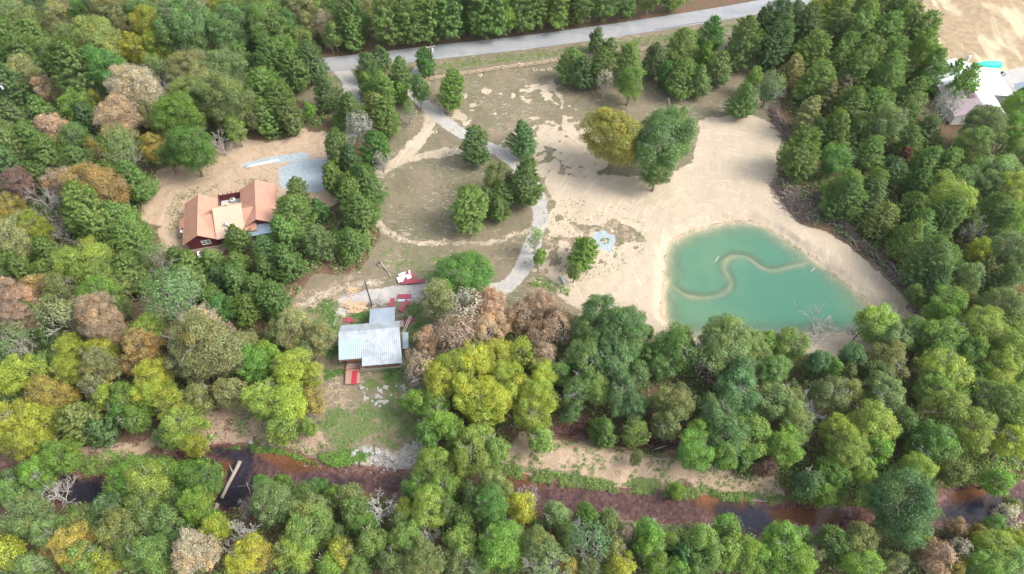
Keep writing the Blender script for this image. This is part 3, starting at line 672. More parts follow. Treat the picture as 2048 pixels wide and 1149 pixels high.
TILES = dict(A=(0,0), B=(510,0), C=(1020,0), D=(1528,0), E=(0,380), F=(510,380), G=(1020,380), H=(1528,380), I=(0,759), J=(510,759), K=(1020,759), L=(1528,759))
TREES = """
A 1440 400 80 c g1;1520 400 80 c g1;50 60 90 b g4;150 130 90 b g4;60 230 120 c g1;210 20 80 b g2;350 110 75 b k;510 80 95 b g5;690 60 110 b k;850 90 85 b g2;1010 60 80 b g2;890 180 95 b yg;790 285 85 b yg;935 320 85 b yg;1110 170 145 b g2;1330 180 120 b bl;1480 150 90 b bl;1260 30 60 b yg;1420 40 110 b g1;1150 20 90 w gy;590 240 130 b g4;400 230 90 b g4;210 220 80 c g1;150 330 110 c g1;330 330 70 b g4;150 440 85 b k;50 480 110 c g2;310 470 65 b br;440 430 150 c g1;640 430 110 b g5;805 530 140 b tn;700 700 120 b br;930 450 80 b g4;1105 430 120 b k;1310 440 125 b g4;1140 560 130 b g4;1340 600 140 b g4;1210 500 120 b k;1070 700 120 b g3;1115 880 125 b g5;550 590 50 b yg;260 650 85 c g1;440 650 95 b g3;310 760 95 b s;80 700 90 c g4;60 850 110 c g4;200 830 100 c g1;520 720 90 c g2;440 830 80 b g1;880 680 70 b k;560 900 45 b y;700 880 110 w g1;905 860 75 b y;480 970 105 c g2;290 930 100 c g1;50 990 100 c g2;240 1030 80 c g1;130 1090 85 b rb;370 1080 85 b br;550 1120 150 b o;640 1030 80 c g3;790 1070 100 c g1;1300 830 60 d gy;1500 560 60 c g1;1500 690 60 b k;1400 770 60 b g1;990 930 60 b g1;20 330 70 b g1;720 30 60 b k
B 60 50 90 b g1;150 30 90 b g2;270 60 90 b k;400 25 80 b g1;350 80 60 b ol;1700 -30 90 p g1;60 150 110 b g1;190 150 80 b g5;320 150 60 b k;425 140 62 b tn;440 245 35 b k;570 120 105 p g1;570 220 80 c g1;640 50 75 b k;715 110 50 b k;780 140 110 p g1;880 180 100 p g1;990 80 90 p g1;1020 160 90 p g1;1140 110 110 p g1;1160 40 90 p g4;1260 40 90 p g1;1330 110 120 p g1;1450 50 100 p g1;1500 120 80 b g3;90 260 110 c g2;200 300 115 c g1;330 340 105 c g2;100 390 105 c g1;230 420 95 c g1;20 300 80 c g2;428 565 82 c g2;40 560 110 c g1;150 600 105 c g1;210 690 75 c g4;60 680 90 c g1;320 660 35 b g3;662 400 70 c g1;755 315 55 c bl;850 430 80 c g1;738 520 92 c g1;718 625 86 c g4;662 500 55 c g1;1005 365 66 c g5;855 545 48 c g3;970 550 62 b g5;1150 530 90 c g3;575 665 88 c g1;770 690 95 c g1;610 760 75 w gy;520 680 60 c g1;500 890 90 c g1;700 860 85 c g5;745 950 50 w gy;460 1040 80 c g1;650 1080 105 c g1;560 960 70 c g2;250 1150 80 c g1;560 1110 80 c g1;1300 850 98 c g1;1425 1040 88 b ol;1440 1150 85 c g1;900 650 45 w g1;460 230 60 b g1;250 250 70 b g1
C 80 820 90 c bl;70 1080 115 c g1;370 370 85 c g1;510 250 50 c g2;540 400 80 c g1;600 280 48 c g4;700 360 85 c g1;710 500 85 b g3;860 370 72 c g2;1010 270 88 c g1;1010 460 88 c g1;1110 490 65 c g4;1170 220 70 c g5;1240 400 75 c g4;1160 330 58 c g3;1380 270 100 p g1;1505 195 90 c g2;1430 480 50 b g3;1370 600 78 c g1;1525 540 55 b g2;555 475 50 w gy;430 430 70 c g2;930 440 60 c g5;60 80 90 p g1;170 110 80 p g1;300 60 90 p g1;420 50 90 p g1;560 40 90 p g1;700 30 80 p g1;830 20 70 b g1;960 -20 70 p g1;120 20 80 p g1;380 110 60 p g4;615 800 166 b yo;930 830 178 b g2;870 1000 100 b g2
D 60 160 105 c g2;178 125 80 c g2;340 60 72 b yg;250 150 100 c g2;430 60 90 p g1;570 60 90 p g1;700 50 90 p g1;810 70 85 p g1;440 170 80 p g4;560 180 105 p g1;700 200 105 p g1;830 180 95 p g1;950 190 95 p g1;60 280 105 c g2;300 300 105 p g1;470 320 90 p g1;620 330 105 p g1;780 360 95 p g1;910 320 105 p g3;990 430 90 p g3;170 420 75 p k;40 520 75 w g4;300 480 95 p g1;420 400 70 p g1;470 530 62 p br;360 600 66 p k;260 690 85 p k;560 450 105 p g1;720 480 105 p g1;860 560 85 p g1;900 630 70 w g4;1170 500 80 p g3;1110 430 50 c g3;1060 650 80 w gy;510 640 105 c g1;640 640 105 c g1;420 760 90 c g1;560 780 80 c g1;750 760 95 b g4;850 690 75 c g1;200 900 118 c g1;430 930 88 b g5;640 900 85 c g1;850 830 75 c g1;970 760 75 c g4;835 915 26 b rd;950 950 85 c g1;740 1020 85 c g2;470 1090 108 c g1;1090 970 85 c g1;900 1080 85 c g5;650 1080 85 c g1;1310 760 110 b g4;1220 860 95 b g1;1230 890 35 w gy;1330 1000 105 b g1;1460 650 70 b g3;1470 790 85 b g3;1500 900 85 b g1;1440 1000 75 b g4;1180 1080 85 b g1;1080 1100 85 b lg;1440 1110 85 b yg;1290 1100 75 b g2;1490 590 50 c g3;150 330 60 c g1;700 640 70 c g1;320 780 70 c g2
E 40 110 80 b y;290 90 105 d gy;150 210 90 b k;220 240 85 b yg;60 310 110 b k;540 130 150 c g1;430 130 80 c g1;700 170 100 c g1;580 220 105 c g1;780 290 105 c g1;290 380 90 c g1;80 420 90 c g1;150 500 85 c g1;280 490 80 c g1;30 530 80 c g2;370 250 70 d gy;490 430 145 b lg;600 520 105 b lg;620 620 105 b g3;740 690 55 b ol;780 480 105 c g1;940 380 80 w g4;1070 440 80 c g1;70 610 90 b s;230 590 75 b o;150 670 95 b s;110 760 85 b s;30 690 60 b s;205 740 85 c g2;400 600 105 b ol;370 750 110 w k;600 780 135 b br;470 730 80 b k;1000 640 155 w bl;1110 540 105 c g4;310 900 85 c g2;110 900 105 w g4;860 830 95 b lg;930 870 60 d gy;1040 880 55 b br;1190 800 105 b tn;1210 920 180 b k;1100 1020 115 b k;855 950 105 b o;800 1040 60 b o;440 940 85 b yg;600 960 95 b yg;620 1060 95 b k;420 1060 85 b yg;280 1030 75 b g1;110 1080 125 b yg;30 980 55 b g3;900 1100 105 b yg;1260 640 58 b g3;1320 710 75 b g5;1400 540 95 c g1;1390 440 80 c g1;1250 440 75 c g1;1400 290 72 c g1;1150 470 85 c g1;1450 680 85 c g1;1330 850 75 b br;1430 900 85 b k;1480 1030 105 b g3;1350 1050 75 b ol;20 200 70 b k;180 600 60 b o;720 560 70 b ol;1290 500 70 c g2
F 215 140 112 c g1;380 130 55 c g5;620 120 105 c g1;560 50 95 c g1;200 270 88 c g1;380 310 85 p g4;560 310 85 c g1;540 375 48 c g3;190 430 95 c g1;50 340 75 c g2;60 450 70 c g1;110 640 98 c g1;30 600 80 c g1;230 810 105 b k;380 850 95 b k;120 850 75 b ol;60 990 85 b g3;220 1040 105 b yg;330 1110 65 b yg;290 950 62 w g4;1225 512 165 b g5 .55;1270 105 132 c g1 .85;1350 60 85 c g1 .85;1440 100 70 c g1 .9;1100 680 105 b k;1240 720 110 w tn;1300 760 80 b s;1380 680 105 b s;1200 850 110 w s;1130 790 70 b tn;1360 820 105 b br;1470 740 85 b br;1010 900 70 b s;950 1000 75 w br;1000 1060 85 w br;1440 960 105 b yg;1300 1000 105 b yg;1200 1060 105 b yg;1450 1090 85 b yg;1100 1100 95 b yg;1330 70 70 b ol
G 150 290 60 w g3;170 400 42 b g3;425 365 88 c g3 .85;380 490 40 b g1;150 680 85 b s;50 760 78 b br;280 740 65 b s;200 850 75 w s;290 830 75 w br;190 950 78 b br;530 750 115 b g2;470 860 105 b g2;650 830 135 b bl;690 930 115 b g2;450 980 115 b g2;600 1000 135 b bl;825 845 28 b g1;930 930 115 b g5;870 1010 95 b g1;1000 880 75 b g1;1300 900 155 b g4;1200 870 85 b g4;1410 950 105 b g4;1150 1000 95 w g4;1490 900 75 b g3;1350 1090 100 b bl;60 960 80 b yg;180 1080 85 b yg;20 1080 60 b yg;300 1080 70 b g1;450 1100 80 b g1;750 1090 80 b g2;560 900 70 b g5
H 470 50 105 c g1;700 180 88 c g4;640 30 95 c g2;850 110 88 c g1;900 220 95 c g1;850 320 95 c g1;1060 170 105 c g1;1080 60 105 b lg;1180 200 75 c g1;1240 245 62 d gy;1000 430 135 c g2;1240 360 62 b yg;1090 400 75 c g1;1290 440 75 c ol;1190 520 85 b g4;1420 520 85 c g2;1340 130 105 c g1;1480 180 85 b g3;1450 350 105 b g4;1510 450 70 b g4;1490 620 70 b o;1400 690 105 b g4;1050 680 98 b g3;1210 650 65 b ol;1000 560 95 c g2;670 780 115 b lg;590 800 70 w g4;860 830 85 b g1;780 890 95 b g4;1060 870 125 b g3;1280 830 135 b lg;1420 800 95 b lg;1200 950 105 b g3;1430 960 125 b lg;730 1000 115 b ol;1050 1050 135 b lg;1230 1090 75 b g3;1370 1070 105 b lg;1500 1080 75 b g3;140 900 98 b lg;60 930 68 b g1;310 1020 72 b bl;385 1070 60 b g3;520 990 80 b bl;510 1090 75 c ol;640 1090 78 b g4;40 1060 88 b g1;320 770 108 d gy;900 620 60 b g1;1340 300 70 c g2
I 290 110 100 b y;400 100 60 b y;60 90 80 c g4;80 240 120 b yg;230 250 105 b yg;170 350 105 b yg;60 340 75 b yg;480 240 120 c g4;600 310 80 c g2;740 120 75 b g3;690 180 80 b g5;800 220 85 b g3;640 120 70 b yg;900 60 105 b yg;1040 150 98 b yg;1080 270 105 b lg;980 310 75 b g1;1130 360 65 b yg;1160 110 85 b ol;1340 80 85 b k;560 40 75 b k;330 440 105 b g3;200 520 98 b g3;40 560 70 b g2;40 650 80 b g1;720 560 105 b g3;830 590 125 b lg;930 500 85 b g3;660 620 78 b g3;650 750 92 b bl;870 720 115 b g1;1140 740 98 b g3;1170 570 105 b g5;1000 690 75 b g1;990 850 88 b g2;700 880 115 b g4;880 850 80 b g4;150 800 115 b g4;320 900 105 b g4;480 840 98 b g1;60 880 75 b ol;60 1030 88 b yg;200 1110 98 b g4;440 990 115 b y;530 1080 95 b lg;310 1020 55 b o;640 1090 75 b yg;870 1040 115 b g1;760 1000 75 b g1;1160 1010 125 b tn;1270 880 78 b yg;1440 930 80 d gy;1430 1060 115 b yg;270 640 90 d gy;1440 740 50 d gy;1230 800 55 b g3;1060 930 70 b g2
J 60 130 105 b lg;200 150 125 b yg;330 120 78 b y;180 290 88 b lg;310 280 55 b lg;950 130 80 b g3;1060 150 88 b g3;1090 250 88 b g3;1010 330 78 b g5;1160 300 78 b g3;1100 40 95 b yg;1260 100 105 b yg;1400 120 115 b yg;1500 60 85 b yg;1330 200 85 b yg;1270 420 125 b lg;1400 420 85 b lg;1330 330 75 b lg;1180 400 65 b g1;1030 500 105 b lg;950 620 95 b g3;1100 620 105 b g3;1020 770 105 b lg;900 770 75 b yg;60 620 68 b g5;150 590 48 b g3;370 620 55 b g5;110 740 115 b g4;300 660 68 b g1;350 780 105 b g4;460 690 58 b g3;550 700 78 b g4;600 800 88 b g1;640 850 75 b g3;740 750 75 d gy;310 900 125 b lg;230 1010 115 b lg;30 1040 78 b y;520 1040 92 b yg;430 960 58 b lg;690 960 88 b g1;760 990 78 c g4;900 940 105 b lg;860 830 65 b g4;1040 920 55 d gy;1000 1050 115 b g4;1120 780 70 b g1;1220 950 95 b lg;1180 1060 75 b ol;1280 690 98 c g4;1420 650 105 b g4;1400 770 105 b g5;1480 870 45 d gy;1430 990 125 b g3;1360 880 58 b g1;440 1110 85 b g3;600 1110 65 b g1;840 1090 85 b g4;1240 790 75 b g1;500 930 60 b g2;1300 1090 70 b g4
K 60 60 78 b yg;170 100 98 b yg;150 210 105 b yg;170 360 75 b lg;400 80 88 b bl;500 60 88 b g1;350 170 60 b g2;650 90 105 b bl;740 160 78 b bl;560 280 88 c g1;740 270 80 b g1;970 130 115 b ol;940 250 85 b ol;1330 80 125 b bl;1230 170 105 b bl;1130 300 98 b g3;1100 420 105 b g3;1280 330 125 b g2;1250 430 85 b g3;1430 280 115 b lg;1380 460 58 b g3;745 465 38 b ol;1000 635 45 b g3;60 730 88 b yg;290 790 85 b g4;430 810 75 b g3;130 660 55 d gy;560 850 98 c g4;600 850 75 d gy;160 970 105 b g4;440 970 120 w bl;220 1095 120 w g4;30 1050 78 b g3;350 1100 58 b y;620 1000 68 b ol;690 1050 36 b yg;460 1120 68 b ol;830 890 85 b g3;840 1000 75 b g3;870 1080 75 b g3;1000 1030 78 c bl;1130 960 88 b lg;1280 880 85 b g3;1330 1000 98 b lg;1200 1060 88 b g1;1000 1120 68 b g3;1430 1060 105 b g3;650 1110 75 b yg;1100 1100 70 b g1;700 900 50 w br;940 930 58 b g1;330 900 60 b g1
L 50 120 105 b g4;150 110 85 b g4;110 380 105 b g3;190 250 95 b g4;280 170 80 d gy;400 80 105 b ol;500 70 75 b ol;700 90 115 b g4;1000 40 105 b lg;1140 80 80 b g3;430 330 95 b yg;640 280 125 b lg;480 440 105 b lg;660 410 85 b g3;400 540 88 b g3;560 530 78 b lg;360 650 80 b g3;260 600 85 b g2;830 260 78 b g2;1080 200 125 b lg;1230 290 125 b lg;1000 320 105 b g3;920 410 78 b g5;1060 400 85 b g3;1280 100 95 b g1;1420 150 115 b g1;1450 290 85 b lg;1460 380 98 b yg;900 560 95 b lg;1110 520 75 b g4;1400 560 80 b g3;820 750 180 b bl;100 1020 125 b g3;290 1020 48 w ol;230 890 60 b g1;420 930 88 b g1;560 970 98 b ol;600 1080 105 b g3;760 1080 68 b ol;200 1100 110 b g3;1020 1040 98 b s;1090 1100 65 b y;1140 1000 60 w gy;920 950 48 b yg;1260 890 45 b y;1160 870 55 b br;1390 850 60 b g1;1480 790 70 w tn;1360 980 105 b lg;1470 970 75 b yg;1300 1090 105 b g3;1200 1110 68 b g4;1450 1070 98 b g1;1520 720 50 b g4;20 520 50 b rb
"""
LAND = [((470,430),'the copper roofed house'), ((745,690),'the metal roofed cabin'), ((1450,520),'the turquoise pond'), ((1210,482),'the pale gravel ring'), ((1700,620),'the right tip of the pond'),
        ((1955,190),'the white roofed building'), ((460,960),'the log lying over the creek'), ((1000,88),'the paved road'), ((1300,50),'the paved road'), ((760,118),'the driveway junction'),
        ((1300,1000),'the creek'), ((650,960),'the creek'), ((1940,1010),'the dark creek pool'), ((690,220),'the left gravel driveway'), ((900,250),'the right gravel driveway'), ((1060,500),'the right gravel driveway'),
        ((40,30),'the top left corner'), ((2010,1120),'the bottom right corner'), ((40,1120),'the bottom left corner'), ((10,600),'the left edge of the photo'), ((10,330),'the left edge of the photo'),
        ((2035,500),'the right edge of the photo'), ((2035,780),'the right edge of the photo'), ((350,5),'the top edge of the photo'), ((560,1140),'the bottom edge of the photo'), ((1080,1140),'the bottom edge of the photo'), ((1560,1140),'the bottom edge of the photo'),
        ((1930,60),'the tan field'), ((1640,430),'the brush piles'), ((560,325),'the pale pipes'), ((400,800),'the brown track by the creek'), ((1350,900),'the sandy creek bank'), ((750,790),'the boulders below the cabin'), ((1690,60),'the upper pine stand')]
LAND += [((1460,530),'the turquoise pond')]
def rel(dx, dy):
    if abs(dx) > 1.3*abs(dy): return 'right of' if dx > 0 else 'left of'
    return 'below' if dy > 0 else 'above'
trees = []
for line in TREES.strip().split("\n"):
    t, rest = line[0], line[2:]; ox, oy = TILES[t]
    for e in rest.split(";"):
        a = e.split(); trees.append(dict(px=ox+float(a[0])/2.946, py=oy+float(a[1])/2.946, r=float(a[2])/2.946, k=a[3], c=a[4], h=float(a[5]) if len(a) > 5 else 1.0))
HP = dict(b=(2.1, 3.0), c=(2.35, 1.2), p=(2.5, 1.5), w=(2.3, 3.0), d=(2.3, 3.0))
ZC = dict(b=.56, c=.50, p=.50, w=.58, d=.50)
for t in trees:
    ksc = (1.2 if t['k'] in 'cp' and t['px'] > 1080 else 1.11) if sdist(np.array([G(t['px'], t['py'], 4)[0]]), np.array([G(t['px'], t['py'], 4)[1]]), FIELD)[0] < -1 else 1.17
    R0 = t['r'] / ppm(t['px'], t['py'], 5) * ksc; a, b = HP[t['k']]; Hh = (a*R0 + b)*t['h']
    if t['py'] > 740 and t['k'] == 'b': Hh = min(Hh, 15)
    zc = Hh*ZC[t['k']]; x, y = G(t['px'], t['py'], zc); R0 = t['r'] / ppm(t['px'], t['py'], zc) * ksc
    # no trunk in the road, the gravel drives, the pond or a building: slide it back until it is clear
    for _ in range(40):
        ax, ay = np.array([x]), np.array([y])
        if ldist(ax, ay, ROADC, 12)[0] < 5.2: y += .4 if y > np.interp(x, [q[0] for q in ROADC], [q[1] for q in ROADC]) - 1 else -.4
        elif sdist(ax, ay, POND)[0] < 1.0: y -= .4
        elif abs(x+28) < 6.6 and 64.5 < y < 74.5: x += .4 if x > -26 else -.4
        else: break
    t.update(R=R0, H=Hh, x=x, y=y)
CUSTOM = {}
def sizeword(R): return 'small' if R < 2.4 else 'mid sized' if R < 3.9 else 'large'
def near_land(t):
    return min(LAND, key=lambda l: math.hypot(t['px']-l[0][0], t['py']-l[0][1]))
for t in trees:
    l = near_land(t); t['desc'] = f"{sizeword(t['R'])} {CN[t['c']]} {KN[t['k']][0]}"; t['land'] = l
    t['lab'] = f"{t['desc']} {rel(t['px']-l[0][0], t['py']-l[0][1])} {l[1]}"
def dups(key):
    d = {}
    for t in trees: d.setdefault(t[key], []).append(t)
    return [v for v in d.values() if len(v) > 1]
for grp in dups('lab'):
    for t in grp:      # add the nearest neighbour of another look
        o = min((q for q in trees if q is not t and (q['c'] != t['c'] or q['k'] != t['k']) and (q['c'], q['k']) != ('g1', t['k'])), key=lambda q: math.hypot(q['px']-t['px'], q['py']-t['py']))
        l = t['land']; t['lab'] = f"{t['desc']} {rel(t['px']-o['px'], t['py']-o['py'])} a {CN[o['c']]} {KN[o['k']][0]}, {rel(t['px']-l[0][0], t['py']-l[0][1])} {l[1]}"
ORD = ['leftmost', 'second from left', 'third from left', 'fourth from left', 'fifth from left', 'sixth from left', 'seventh from left', 'eighth from left']
for grp in dups('lab'):
    grp.sort(key=lambda q: q['px'])
    for i, t in enumerate(grp):
        w = ('left' if i == 0 else 'right') + ' one: ' if len(grp) == 2 else ORD[i] + ': '
        t['lab'] = w + t['lab']
def limit(s):
    if len(s.split()) > 16: s = s.replace(' of the photo', '').replace('mid sized ', '').replace('the ', '')
    if len(s.split()) > 16: s = s.replace(' tree,', ',')
    if len(s.split()) > 16: s = s.replace('one: ', '').replace(' from left', '')
    if len(s.split()) > 16: s = s.replace('half bare tree', 'bare tree').replace('leafy tree', 'tree')
    return s
GROUPS = dict(b='broadleaf trees of the woods', c='cedars', p='pines', w='half bare trees', d='leafless trees')
rt = random.Random(5)
TREE_XY = []
for n, t in enumerate(trees):
    k = t['k']; R0 = t['R']; sizes = dict(b=(2.4,4.0,6.2), c=(2.2,3.7,5.2), p=(2.4,3.8,5.0), w=(2.2,3.6,5.2), d=(2.2,3.4,5.0))[k]
    s = min(range(3), key=lambda i: abs(math.log(R0/sizes[i]))); nv = {'b': (4, 7, 5), 'c': (3, 5, 4), 'p': (1, 5, 3), 'w': (2, 2, 2), 'd': (2, 2, 2)}[k][s]
    cr, tr, PR, PH = proto(k, s, rt.randrange(nv))
    z = zat(t['x'], t['y'])
    if k != 'd' or True: z = min(z, .4)
    fall = t['c'] in ('yo', 'y', 'o', 's', 'br', 'tn', 'rd', 'rb', 'k') and k == 'b'
    e = empty('autumn_tree' if fall else KN[k][1], (t['x'], t['y'], z), rt.uniform(0, 6.28)); e.rotation_euler[0] = rt.gauss(0, .045); e.rotation_euler[1] = rt.gauss(0, .045)
    sx = R0/PR; szz = t['H']/PH * rt.uniform(.94, 1.06)
    q_ = rt.uniform(.93, 1.08) if k != 'd' else 1; e.scale = (sx*q_, sx/q_*rt.uniform(.97, 1.05), szz*rt.uniform(.92, 1.1))
    tag(e, limit(t['lab']), KN[k][0].replace('leafy ', '').replace('half bare ', '').replace('leafless ', ''), 'autumn coloured trees' if fall else GROUPS[k])
    c = COL[t['c']]; f = rt.uniform(.80, 1.17); w = rt.uniform(-.10, .13)
    c = (c[0]*f*(1+w), c[1]*f, c[2]*f*(1-w)) if not fall else (c[0]*f, c[1]*f, c[2]*f)
    o = add("trunk", tr, e)
    if cr: o = add("crown", cr, e); o.color = (*c, 1)
    TREE_XY.append((t['x'], t['y'], R0, t['H']))
print("trees", len(trees), "dup labels", len(dups('lab')), "long", sum(len(limit(t['lab']).split()) > 16 for t in trees))

# ------------------------------------------------------------------ undergrowth and weeds (uncountable)
def scatter_clumps(name, pts, rad, hgt, nleaf, size, cols, seed, label, cat, flat=False):
    rng = np.random.RandomState(seed); n = len(pts); pts = np.asarray(pts)
    P = np.repeat(pts, nleaf, axis=0); N_ = len(P)
    d = unit(rng.normal(size=(N_, 3))); d[:, 2] = np.abs(d[:, 2])
    rr = np.repeat(rad, nleaf)[:, None] * rng.uniform(.45, 1.05, N_)[:, None]; hh = np.repeat(hgt, nleaf)
    Q = P + np.stack([d[:, 0]*rr[:, 0], d[:, 1]*rr[:, 0], d[:, 2]*hh*rng.uniform(.5, 1.05, N_)], 1)
    v, f = leaf_quads(Q, d + np.array([0, 0, .6]) + rng.normal(0, .45, (N_, 3)), size, rng)
    me = mesh_np(name, v, f, UNDER)
    ci = rng.randint(0, len(cols), n); cc = np.array([COL[c] for c in cols])[ci] * rng.uniform(.7, 1.2, n)[:, None]
    cc = np.repeat(cc, nleaf, axis=0) * rng.uniform(.7, 1.3, N_)[:, None]
    cc = np.repeat(np.concatenate([cc, np.ones((N_, 1))], 1), 4, axis=0)
    at = me.attributes.new("tint", 'FLOAT_COLOR', 'POINT'); at.data.foreach_set("color", cc.astype(np.float32).ravel())
    o = add(name, me); tag(o, label, cat, kind="stuff"); return o
m, nt, b = new_mat("undergrowth_leaf"); g = N(nt); at = g.new("ShaderNodeAttribute"); at.attribute_name = "tint"
nt.links.new(at.outputs["Color"], b.inputs["Base Color"]); b.inputs["Roughness"].default_value = .6; b.inputs["Specular IOR Level"].default_value = .2; UNDER = m
rng = np.random.RandomState(8)
xs = rng.uniform(-170, 170, 33000); ys = rng.uniform(20, 208, 33000)
jj = np.clip(((xs-XS[0])/.42).astype(int), 0, nx-1); ii = np.clip(((ys-YS[0])/.42).astype(int), 0, ny-1)
open_ = (litter[ii, jj] > .8) & (sc[ii, jj] > .8) & (ss[ii, jj] > .8) & (sp[ii, jj] > 2) & (rd[ii, jj] > 7.5) & (bedm[ii, jj] < .1)
trackd = ldist(xs, ys, smooth_line(GP([(150,915),(300,880),(400,840),(470,790),(440,700),(240,640),(300,560)])), 8)
dens = (fbm(xs, ys, 11, 91) > .33) | (ys < 60) | (xs > 45)
ok = open_ & dens & (trackd > 3.5)
# keep the yards of the house and the white building clear
ok &= ~((xs > -76) & (xs < -48) & (ys > 92) & (ys < 116)) & ~((xs > 108) & (xs < 135) & (ys > 132) & (ys < 165))
vis = (ys > 24) & (np.abs(xs) < ys*.63 + 66 + 8)
ok &= vis
xs, ys, ii, jj = xs[ok], ys[ok], ii[ok], jj[ok]
zz = Z[ii, jj]; n = len(xs); print("undergrowth clumps", n)
rad = rng.uniform(.7, 1.9, n); hgt = rad*rng.uniform(.9, 2.0, n)
scatter_clumps("undergrowth", np.stack([xs, ys, zz], 1), rad, hgt, 26, .38, ['g1', 'g2', 'g5', 'g2', 'g1', 'ol', 'g4'], 3, "dense shrubby undergrowth filling the gaps between the forest trees", "undergrowth")
def in_poly_pts(poly, n, rng):
    P = np.array(poly); x = rng.uniform(P[:,0].min(), P[:,0].max(), n*6); y = rng.uniform(P[:,1].min(), P[:,1].max(), n*6)
    k = sdist(x, y, poly) < 0; x, y = x[k][:n], y[k][:n]
    return x, y
def weeds(name, polys, n, r, h, cols, label, cat, seed, thr=.0, size=.2, nleaf=14, mask=None):
    rng = np.random.RandomState(seed); X_, Y_ = [], []
    for pl in polys:
        x, y = in_poly_pts(pl, n, rng); X_.append(x); Y_.append(y)
    x = np.concatenate(X_); y = np.concatenate(Y_)
    k = fbm(x, y, 2.6, seed+5) > thr
    if mask is not None: k &= mask(x, y)
    x, y = x[k], y[k]
    z = np.array([zat(a, b_) for a, b_ in zip(x, y)]); rad = rng.uniform(*r, len(x))
    scatter_clumps(name, np.stack([x, y, z], 1), rad, rad*h, nleaf, size, cols, seed, label, cat)
lng = GP([(980,925),(1110,948),(1250,968),(1400,980),(1540,996),(1560,1004),(1540,1010),(1370,996),(1250,985),(1120,973),(1070,962),(980,948)], CZ)
weeds("bank_grass", [lng], 1500, (.3, .8), 1.3, ['g5', 'g1', 'lg', 'ol', 'k', 'g2'], "bright green grass fringe along the creek edge below the sandy bank", "grass", 21, .43, .18, 20)
weeds("bank_weeds", [BANK], 900, (.25, .6), .8, ['g3', 'g5', 'g1'], "scattered green weeds on the sandy creek bank", "weeds", 22, .50, .2, 14)
weeds("island_growth", [ISLAND], 260, (.5, 1.1), 1.3, ['g5', 'g3'], "lush green growth on the islet beside the fallen log", "plants", 23, .0, .28, 24)
weeds("track_grass", [GP([(150,925),(220,900),(320,905),(340,920),(250,935),(160,945)]), GP([(380,905),(440,890),(500,882),(560,895),(640,925),(560,902),(440,888)]), GP([(630,905),(700,895),(740,905),(720,925),(650,925)])], 330, (.3, .8), .8, ['g3', 'g1', 'g5'], "low green grass along the upper creek edge left of the riprap", "grass", 24, .3, .22, 14)
weeds("cabin_weeds", [GP([(610,620),(650,600),(700,600),(700,640),(680,670),(650,670)]), GP([(815,605),(850,612),(845,690),(810,740),(808,650)]), GP([(725,740),(805,735),(815,775),(735,770)]), GP([(705,630),(740,625),(742,645),(705,650)]), GP([(655,690),(680,690),(690,745),(650,760)])],
      420, (.25, .6), .8, ['g1', 'g5', 'g2'], "dark green weeds growing around the metal roofed cabin", "weeds", 25, .47, .2, 12)
weeds("meadow_weeds", [GP([(1100,390),(1300,420),(1290,520),(1080,600),(1040,545)])], 900, (.12, .38), .7, ['ol', 'g1', 'k', 'g4'], "patchy olive weeds around the pale gravel ring", "weeds", 26, .50, .15, 9, mask=lambda x, y: (np.hypot(x-RING[0], y-RING[1]) > 3.0))
weeds("ring_weeds", [[(RING[0]+1.0*math.cos(a), RING[1]+1.0*math.sin(a)) for a in np.linspace(0, 5.6, 8)]], 26, (.15, .32), .8, ['g1', 'g4'], "green weeds in the middle of the pale gravel ring", "weeds", 27, 0, .15, 10)
weeds("drive_corner_weeds", [GP([(1065,555),(1100,560),(1140,580),(1135,592),(1090,580),(1060,570)])], 160, (.2, .5), .7, ['g3', 'g1'], "green weeds at the bend where the gravel driveway meets the sand", "weeds", 28, .2, .18, 12)
weeds("field_tufts", [GP([(760,350),(900,320),(1000,450),(900,560),(740,540)]), GP([(900,150),(1400,110),(1550,230),(1200,230),(1000,330),(900,260)])], 1500, (.10, .30), .6, ['ol', 'k', 'g4', 'g1'], "sparse dry tufts dotted over the brown meadow", "grass", 29, .5, .14, 7, mask=lambda x, y: (ldist(x, y, DRIVE_R) > 2.4) & (ldist(x, y, ROADC, 12) > 4.5))
weeds("verge_grass", [GP([(880,123),(1130,95),(1400,60),(1520,40),(1525,48),(1400,75),(1130,112),(880,138)])], 1100, (.15, .4), .7, ['ol', 'g1', 'k', 'g3'], "rough grass verge between the paved road and the rail fence", "grass", 30, .38, .18, 9)
weeds("bank_plants", [GP([(1560,965),(1640,945),(1700,950),(1780,930),(1870,900),(1950,890),(2060,890),(2060,955),(1980,958),(1900,968),(1860,990),(1760,1008),(1680,1005),(1600,1000)], -.5)], 1300, (.4, 1.0), .9, ['g3', 'lg', 'g4', 'g3', 'k', 'yg'], "bright weedy growth on the creek bank near the right edge of the photo", "plants", 32, .38, .28, 18)
weeds("yard_weeds", [GP([(330,400),(370,380),(480,360),(560,350),(540,372),(470,378),(400,388),(372,400),(360,480),(330,470)])], 500, (.15, .4), .6, ['g4', 'ol', 'k'], "sparse weeds along the bare dirt behind the copper roofed house", "weeds", 33, .50, .16, 9)
weeds("lawn_scrub", [GP([(640,830),(720,800),(850,795),(860,880),(760,900),(650,890)]), GP([(520,830),(640,840),(650,905),(560,895),(500,880)])], 420, (.15, .5), .7, ['g1', 'ol', 'g5', 'k'], "low scrub and tufts on the sloping lawn between cabin and creek", "scrub", 34, .48, .18, 11)
